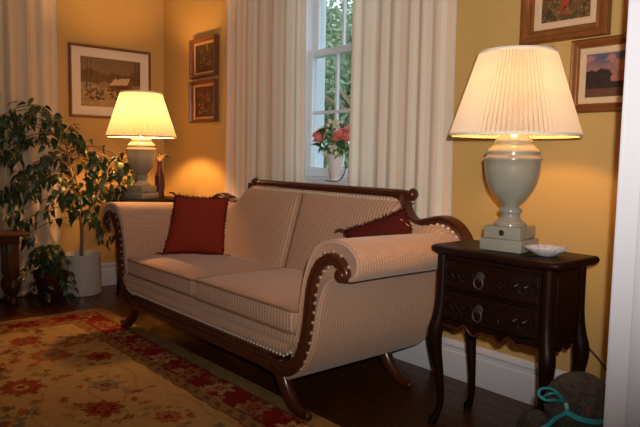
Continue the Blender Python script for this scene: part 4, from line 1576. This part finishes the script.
MB().tube(trunk2, [lerp(0.009, 0.004, i / len(trunk2)) for i in range(len(trunk2))], 8).build('trunk', M['bark'], FI)
branches = []
# (start on trunk z-index fraction, horizontal dir along RIGHT, IN, rise, length)
specs = []
for k in range(28):
    specs.append((r.uniform(.40, 1.0), r.uniform(-1, 1), r.uniform(-0.35, .55), r.uniform(0.0, .55), r.uniform(.28, .52)))
specs += [(.5, -1, .1, -.15, .42), (.45, -.9, .4, -.25, .40), (.6, -1, .0, .2, .52), (.9, -.8, 0, .5, .42), (.95, -.5, .2, .75, .38), (1.0, -.75, .1, .8, .34), (1.0, -.2, .2, .7, .28),
          (.55, .8, .2, 0, .40), (.7, .9, .2, .1, .45), (.85, .9, .1, .1, .40), (.5, .6, .3, -.1, .36), (.35, -.6, .5, -.1, .34), (.38, .5, .4, .0, .3), (.5, .2, .6, .1, .3), (.65, -.3, .6, .1, .3)]
leaf_sites = []
def pixel_of(p):
    d = Vector(p) - CAM
    return d
for i, (t, ru, inn, rise, L) in enumerate(specs):
    src = trunk if (ru < 0.35 or i % 3) else trunk2
    p0 = Vector(src[min(len(src) - 1, int(t * (len(src) - 1)))])
    d = (RIGHT * ru + IN * inn)
    d.normalize()
    p1 = p0 + d * L * .45 + Vector((0, 0, rise * L * .55 + .03))
    p2 = p0 + d * L + Vector((0, 0, rise * L * .75 - .05))
    pts = [Vector(q) for q in spline([p0, p1, p2, p2 + d * .05 + Vector((0, 0, -.07))], 5)]
    # keep off the wall and the sofa
    for q in pts:
        q.x = max(q.x, 0.112 - FX)
        k = q.dot(RIGHT)
        if k > 0.34:
            q -= RIGHT * (k - 0.34) * 0.85
            q.x = max(q.x, 0.112 - FX)
    n = len(pts)
    MB().tube(pts, [lerp(0.0045, 0.0014, k / n) for k in range(n)], 5).build('branch', M['bark'], FI)
    for k in range(4, n):
        leaf_sites.append((pts[k], (pts[k] - pts[k - 1]).normalized()))
r.shuffle(leaf_sites)
cnt = 0
while cnt < 300:
    p, t = leaf_sites[cnt % len(leaf_sites)]
    side = Vector((r.uniform(-1, 1), r.uniform(-1, 1), r.uniform(-.9, .25)))
    d = (t * .35 + side).normalized()
    q = p + Vector((r.uniform(-.035, .035), r.uniform(-.035, .035), r.uniform(-.045, .03)))
    q.x = max(q.x, 0.120 - FX)
    if q.x + FX + d.x * .08 < 0.10:
        d.x = abs(d.x)
    d.z -= .35
    if (q.x + FX > .42 and q.y + FY > -.72 and q.z < .95 and False):
        pass
    me = LEAF[r.choices([0, 1, 2, 3], [5, 3, 4, 0.6])[0]]
    inst('leaf', me, FI, q, leaf_quat(d, r.uniform(-.9, .9)), r.uniform(.75, 1.1))
    cnt += 1

# the many further leaves that crowd behind the first three hundred
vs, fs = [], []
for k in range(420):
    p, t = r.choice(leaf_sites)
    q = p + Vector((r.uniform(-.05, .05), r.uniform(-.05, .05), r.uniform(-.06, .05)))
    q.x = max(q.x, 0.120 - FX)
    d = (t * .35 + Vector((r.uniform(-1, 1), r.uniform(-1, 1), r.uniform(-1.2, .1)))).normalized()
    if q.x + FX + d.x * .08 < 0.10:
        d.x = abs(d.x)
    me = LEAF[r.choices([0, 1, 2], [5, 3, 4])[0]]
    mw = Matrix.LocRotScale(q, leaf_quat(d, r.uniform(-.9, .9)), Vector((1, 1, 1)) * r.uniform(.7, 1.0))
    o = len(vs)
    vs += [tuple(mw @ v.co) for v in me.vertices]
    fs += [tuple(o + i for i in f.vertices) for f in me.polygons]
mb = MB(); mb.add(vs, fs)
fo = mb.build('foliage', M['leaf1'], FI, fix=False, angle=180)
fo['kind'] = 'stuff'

# ================================================================== SMALL PLANT
SP = thing('potted_plant', 'low bushy houseplant in a dark red pot beside the white ficus pot', 'plant', (0.300, -1.015, 0))
MB().lathe([(0.0, 0.0), (0.075, 0.0), (0.080, 0.006), (0.108, 0.17), (0.118, 0.175), (0.120, 0.205), (0.108, 0.207), (0.104, 0.17), (0.0, 0.165)], 40).build('pot', M['redpot'], SP, angle=40)
MB().lathe([(0.0, 0.178), (0.105, 0.174), (0.105, 0.166), (0.0, 0.166)], 28).build('soil', M['soil'], SP)
r = random.Random(23)
LEAFS = [leaf_mesh('plant_leaf', 'leaf1', .060, .036), leaf_mesh('plant_leaf', 'leaf2', .055, .034), leaf_mesh('plant_leaf', 'leaf1', .05, .03, .02)]
for k in range(20):
    a = r.uniform(0, 2 * PI)
    d = Vector((math.cos(a), math.sin(a), 0))
    h = r.uniform(.06, .22); L = r.uniform(.06, .17)
    if d.x < -.5:
        L *= .8
    droop = r.choice([0, 0, -.10, -.16]) if L > .09 else 0
    pts = spline([(0.03 * d.x, .03 * d.y, .17), tuple(d * L * .4 + Vector((0, 0, .17 + h))), tuple(d * L + Vector((0, 0, .17 + h * .95 + droop))), tuple(d * (L + .03) + Vector((0, 0, .15 + h * .8 + droop * 1.6)))], 5)
    n = len(pts)
    MB().tube(pts, [lerp(.0035, .0015, i / n) for i in range(n)], 5).build('stem', M['leaf2'], SP)
    for i in range(4, n, 2):
        for s in (1, -1):
            dd = Vector((d.x + s * -d.y * 1.1, d.y + s * d.x * 1.1, r.uniform(-.6, .5)))
            p = Vector(pts[i])
            p.z = max(p.z, .05)
            inst('leaf', r.choice(LEAFS), SP, p, leaf_quat(dd, r.uniform(-.5, .5)), r.uniform(.8, 1.15))

# ================================================================== CONSOLE TABLE (left edge)
CT = thing('console_table', 'brown wooden table with turned legs at the left edge', 'table', (0.20, -1.67, 0))
# local: x -0.13..0.13, y -0.45..0.45
MB().box(-0.095, 0.155, -0.52, 0.505, 0.475, 0.500, 0.008).build('table_top', M['table_wood'], CT)
MB().box(-0.075, 0.115, -0.45, 0.45, 0.42, 0.475, 0.004).build('table_apron', M['table_wood'], CT)
for sx in (-0.048, 0.072):
    for sy in (-0.41, 0.41):
        lg = MB().box(sx - .036, sx + .036, sy - .036, sy + .036, 0.205, 0.475, 0.004).build('leg', M['table_wood'], CT)
        MB().lathe([(0.018, 0.0), (0.030, 0.004), (0.034, 0.025), (0.026, 0.046), (0.020, 0.055), (0.030, 0.075), (0.045, 0.105), (0.050, 0.130), (0.045, 0.155), (0.028, 0.178), (0.024, 0.184), (0.036, 0.192), (0.036, 0.206)], 24, (sx, sy, 0)).build('turned_foot', M['table_wood'], lg, angle=50)
tb = MB().box(-0.06, 0.06, -0.09, 0.09, 0, 0.022, 0.003).build('paper_stack', M['table_wood'])
bpy.data.objects.remove(tb)

# ================================================================== VASE ON THE SILL, BOUQUET
VX, VY, VZ = 2.150, -0.016, 0.9055
V1 = tag(MB().lathe([(0.0, 0.0), (0.032, 0.0), (0.034, 0.004), (0.030, 0.010), (0.033, 0.03), (0.040, 0.07), (0.047, 0.115), (0.052, 0.150), (0.053, 0.156), (0.049, 0.156), (0.043, 0.115), (0.030, 0.03), (0.0, 0.025)], 36, (0, 0, 0)).build('flower_vase', M['white_cer'], angle=50), 'white tapered vase of roses on the window sill', 'vase')
V1.location = (VX, VY, VZ)
BQ = thing('rose_bouquet', 'bouquet of coral pink roses and green leaves in the white vase', 'flowers', (VX, VY, VZ + 0.04))
r = random.Random(31)
def rose(R):
    """nested cupped petals around a bud"""
    mb = MB()
    for ring, (npet, rad, tilt, sz) in enumerate(((3, .16, .15, .55), (5, .34, .40, .75), (6, .55, .75, .9), (7, .72, 1.1, .95))):
        for k in range(npet):
            a = 2 * PI * (k + .5 * (ring % 2)) / npet + ring * .3
            vs, fs = [], []
            for j in range(4):
                v = j / 3
                for i in range(4):
                    u = i / 3 * 2 - 1
                    w = sz * .62 * math.sin(PI * (0.25 + .6 * v)) * R
                    out = (rad * .35 + rad * .9 * v * math.sin(tilt) + .10 * v * v * tilt) * R
                    hgt = (v * math.cos(tilt * .8) * sz - .25 * max(0, v - .7) * tilt) * R - .3 * R
                    x = out - (u * u) * .16 * R
                    y = u * w
                    vs.append((x * math.cos(a) - y * math.sin(a), x * math.sin(a) + y * math.cos(a), hgt))
            for j in range(3):
                for i in range(3):
                    q = j * 4 + i
                    fs.append((q, q + 1, q + 5, q + 4))
            mb.add(vs, fs)
    return mb
rm = rose(0.049).build('rose', M['rose'], BQ, fix=False, angle=80).data
bpy.data.objects.remove([o for o in BQ.children if o.data is rm][0])
LB = [leaf_mesh('rose_leaf', 'leaf4', .065, .040), leaf_mesh('rose_leaf', 'leaf2', .058, .036), leaf_mesh('rose_leaf', 'leaf4', .05, .03, .02)]
heads = [(-0.125, -0.03, 0.235, 1.0), (-0.09, -0.045, 0.205, 1.05), (-0.15, 0.0, 0.215, .8), (0.085, -0.04, 0.225, 1.05), (0.125, -0.02, 0.205, .95), (0.11, 0.0, 0.25, .8), (0.06, -0.05, 0.20, .7)]
for x, y, z, s in heads:
    MB().tube(spline([(0.0, 0.0, 0.0), (x * .25, y * .3, .11), (x, y, z - .01)], 4), 0.0025, 5).build('stem', M['leaf4'], BQ)
    inst('rose', rm, BQ, (x, y, z), leaf_quat(Vector((0, -.01, 1)), 0) if False else Quaternion(Vector((1, 0, 0)), 0.55) @ Quaternion(Vector((0, 1, 0)), x * 3), s)
for k in range(60):
    a = r.uniform(0, 2 * PI)
    rad = r.uniform(.02, .085)
    x, y, z = rad * math.cos(a) * 1.15, rad * math.sin(a) * .45 - .02, r.uniform(.115, .27)
    if y > .03:
        y = .03
    d = Vector((x * 2 + r.uniform(-.1, .1), -abs(r.uniform(.02, .14)), r.uniform(-.12, .12)))
    inst('leaf', r.choice(LB), BQ, (x, y, z), leaf_quat(d, r.uniform(-.8, .8)), r.uniform(.7, 1.1))
bud_me = MB().lathe([(0.0, -0.010), (0.007, -0.006), (0.010, 0.0), (0.007, 0.008), (0.0, 0.012)], 8).build('bud', M['bud'], BQ).data
bpy.data.objects.remove([o for o in BQ.children if o.data is bud_me][0])
for k in range(22):
    x, z = r.gauss(0, .045), r.uniform(.20, .31)
    inst('bud', bud_me, BQ, (x, r.uniform(-.05, .015), z), None, r.uniform(.8, 1.3))
for k in range(6):
    x, z = r.gauss(0.03, .03), r.uniform(.11, .16)
    inst('bud', bud_me, BQ, (x, -.055, z), None, 1.4)
wc = spline([(2.262, -0.045, 1.02), (2.268, -0.05, 0.98), (2.255, -0.055, 0.94), (2.225, -0.056, 0.915), (2.19, -0.050, 0.909), (2.15, -0.0535, 0.9085), (2.10, -0.05, 0.9085)], 8)
tag(MB().tube(wc, 0.003, 6).build('electric_cord', M['cable']), 'thin black cord looping beside the vase on the window sill', 'cord')

# ================================================================== YARN BASKET
BX, BY = 3.925, -0.640
YB_ = thing('yarn_basket', 'round wicker basket on the floor beside the nightstand', 'basket', (BX, BY, 0))
mb = MB()
rows = 12
for j in range(rows):
    z = 0.010 + j * 0.0165
    R = 0.118 + 0.020 * j / rows
    pts = [((R + .004 * math.sin(14 * a + PI * j)) * math.cos(a), (R + .004 * math.sin(14 * a + PI * j)) * math.sin(a), z) for a in np.linspace(0, 2 * PI, 72)]
    mb.tube(pts, 0.0095, 6, cap=False)
mb.build('woven_side', M['basket'], YB_)
MB().lathe([(0.0, 0.001), (0.116, 0.001), (0.116, 0.012), (0.0, 0.012)], 32).build('basket_base', M['basket'], YB_)
MB().lathe([(0.130, 0.198), (0.136, 0.206), (0.144, 0.204), (0.146, 0.196), (0.140, 0.190), (0.130, 0.192), (0.130, 0.198)], 48, cap=False).build('basket_rim', M['basket'], YB_)
def yarn_ball(label, c, R, seed):
    T = thing('yarn_ball', label, 'yarn', (c[0], c[1], c[2] - R))
    r = random.Random(seed)
    core = []
    mb = MB()
    prof = [(R * .93 * math.cos(a), R + R * .93 * math.sin(a)) for a in np.linspace(-PI / 2, PI / 2, 18)]
    MB().lathe(prof, 30).build('core', M['yarn'], T, angle=180)
    for bunch in range(24):
        ax = Vector((r.gauss(0, 1), r.gauss(0, 1), r.gauss(0, 1))).normalized()
        u = ax.orthogonal().normalized(); w = ax.cross(u)
        for s in range(7):
            off = (s - 3) * 0.0095 + r.uniform(-.001, .001)
            rr = math.sqrt(max(0.0, (R * .985) ** 2 - off ** 2)) * r.uniform(.96, 1.02)
            pts = [Vector((0, 0, R)) + ax * off + (u * math.cos(a) + w * math.sin(a)) * rr for a in np.linspace(0, 2 * PI, 34)]
            mb.tube(pts, 0.0036, 6, cap=False)
    f = mb.build('yarn_strands', M['yarn'], T); f['kind'] = 'stuff'
    return T
YA = yarn_ball('large round ball of brown and teal yarn on top of the basket', (3.940, -0.605, 0.304), 0.100, 3)
YC = yarn_ball('smaller brown yarn ball in the basket, below the large ball', (3.860, -0.716, 0.238), 0.050, 7)
# teal ribbon: loops and tails, a flat band
def band(pts, w, name, parent, mat):
    pts = [Vector(p) for p in spline(pts, 8)]
    vs, fs = [], []
    n = len(pts)
    for i, p in enumerate(pts):
        t = (pts[min(n - 1, i + 1)] - pts[max(0, i - 1)]).normalized()
        s = t.cross(Vector((0.5, -0.85, 0.1))).normalized()
        nn = t.cross(s).normalized() * .0008
        vs += [p + s * w / 2 + nn, p - s * w / 2 + nn, p - s * w / 2 - nn, p + s * w / 2 - nn]
    for i in range(n - 1):
        for k in range(4):
            fs.append((i * 4 + k, i * 4 + (k + 1) % 4, i * 4 + 4 + (k + 1) % 4, i * 4 + 4 + k))
    fs += [(3, 2, 1, 0), tuple((n - 1) * 4 + k for k in range(4))]
    mb = MB(); mb.add(vs, fs)
    return mb.build(name, M[mat], parent, angle=60)
RB = thing('teal_ribbon', 'shiny teal ribbon looped against the large yarn ball', 'ribbon', (3.90, -0.71, 0.29))
def rel(*ps):
    return [(a - 3.90, b + 0.71, c - 0.29) for a, b, c in ps]
def at(u, v, dep):
    d = F * 629.85 + CR * (u - 320) - CU * (v - 213.5)
    return tuple(CAM + d / 629.85 * (dep + 0.05))
band(rel(at(562, 398, 1.80), at(552, 389, 1.79), at(541, 389, 1.78), at(539, 395, 1.77), at(546, 400, 1.76), at(556, 400, 1.77), at(564, 401, 1.80)), 0.007, 'ribbon_loop', RB, 'ribbon')
band(rel(at(564, 401, 1.80), at(556, 394, 1.77), at(549, 394, 1.76), at(543, 397, 1.78)), 0.006, 'ribbon_loop', RB, 'ribbon')
band(rel(at(566, 403, 1.80), at(566, 412, 1.77), at(556, 418, 1.74), at(548, 425, 1.72), at(538, 431, 1.72)), 0.011, 'ribbon_tail', RB, 'ribbon')
band(rel(at(566, 412, 1.77), at(580, 419, 1.74), at(596, 422, 1.75), at(612, 421, 1.79)), 0.014, 'ribbon_tail', RB, 'ribbon')

# ================================================================== OUTSIDE
struct(MB().box(-14, 10, 0.25, 16, -0.75, -0.7).build('ground_outside', M['lawn'], smooth=False), 'lawn outside the window', 'ground')
def tree(label, x, y, h, rad, seed, mat, nleaf, dens=1.0, low=0.5, lsz=1.0):
    T = thing('garden_tree', label, 'tree', (x, y, -0.7))
    r = random.Random(seed)
    mb = MB()
    mb.tube([(0, 0, 0), (0.03, 0.02, h * .35), (-.03, .0, h * .7), (0, 0, h * .95)], [.10, .08, .05, .015], 8)
    for k in range(9):
        a = r.uniform(0, 2 * PI); z = h * r.uniform(.25, .8)
        mb.tube([(0, 0, z), (rad * .5 * math.cos(a), rad * .5 * math.sin(a), z + .25), (rad * .9 * math.cos(a), rad * .9 * math.sin(a), z + .3)], [.035, .02, .008], 6)
    mb.build('trunk', M['bark'], T)
    cl = [(Vector((r.gauss(0, .42) * rad, r.gauss(0, .42) * rad, h * r.uniform(low, 1.0) )), rad * r.uniform(.22, .4)) for _ in range(int(16 * dens))]
    vs, fs = [], []
    for k in range(nleaf):
        c, R = r.choice(cl)
        p = c + Vector((r.gauss(0, 1), r.gauss(0, 1), r.gauss(0, 1))) * R * .55
        if p.z < .1:
            p.z = .1
        a = Vector((r.gauss(0, 1), r.gauss(0, 1), r.gauss(0, 1))).normalized()
        b = a.orthogonal().normalized()
        L = r.uniform(.06, .12) * lsz
        o = len(vs)
        vs += [p - a * L, p + b * L * .45 + Vector((0, 0, -.01)), p + a * L, p - b * L * .45 + Vector((0, 0, -.01))]
        fs.append((o, o + 1, o + 2, o + 3))
    mb = MB(); mb.add(vs, fs)
    f = mb.build('foliage', M[mat], T, fix=False, smooth=False)
    f['kind'] = 'stuff'
tree('dark green leafy tree right outside the window', -3.5, 5.2, 4.3, 1.5, 3, 'treeleaf', 12000, 1.6, .10, .8)
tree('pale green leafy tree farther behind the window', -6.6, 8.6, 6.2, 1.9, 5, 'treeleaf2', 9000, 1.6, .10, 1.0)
tree('tall loose tree seen in the upper window sash', -0.55, 2.7, 4.4, 0.8, 8, 'treeleaf', 3200, .9, .50, .5)
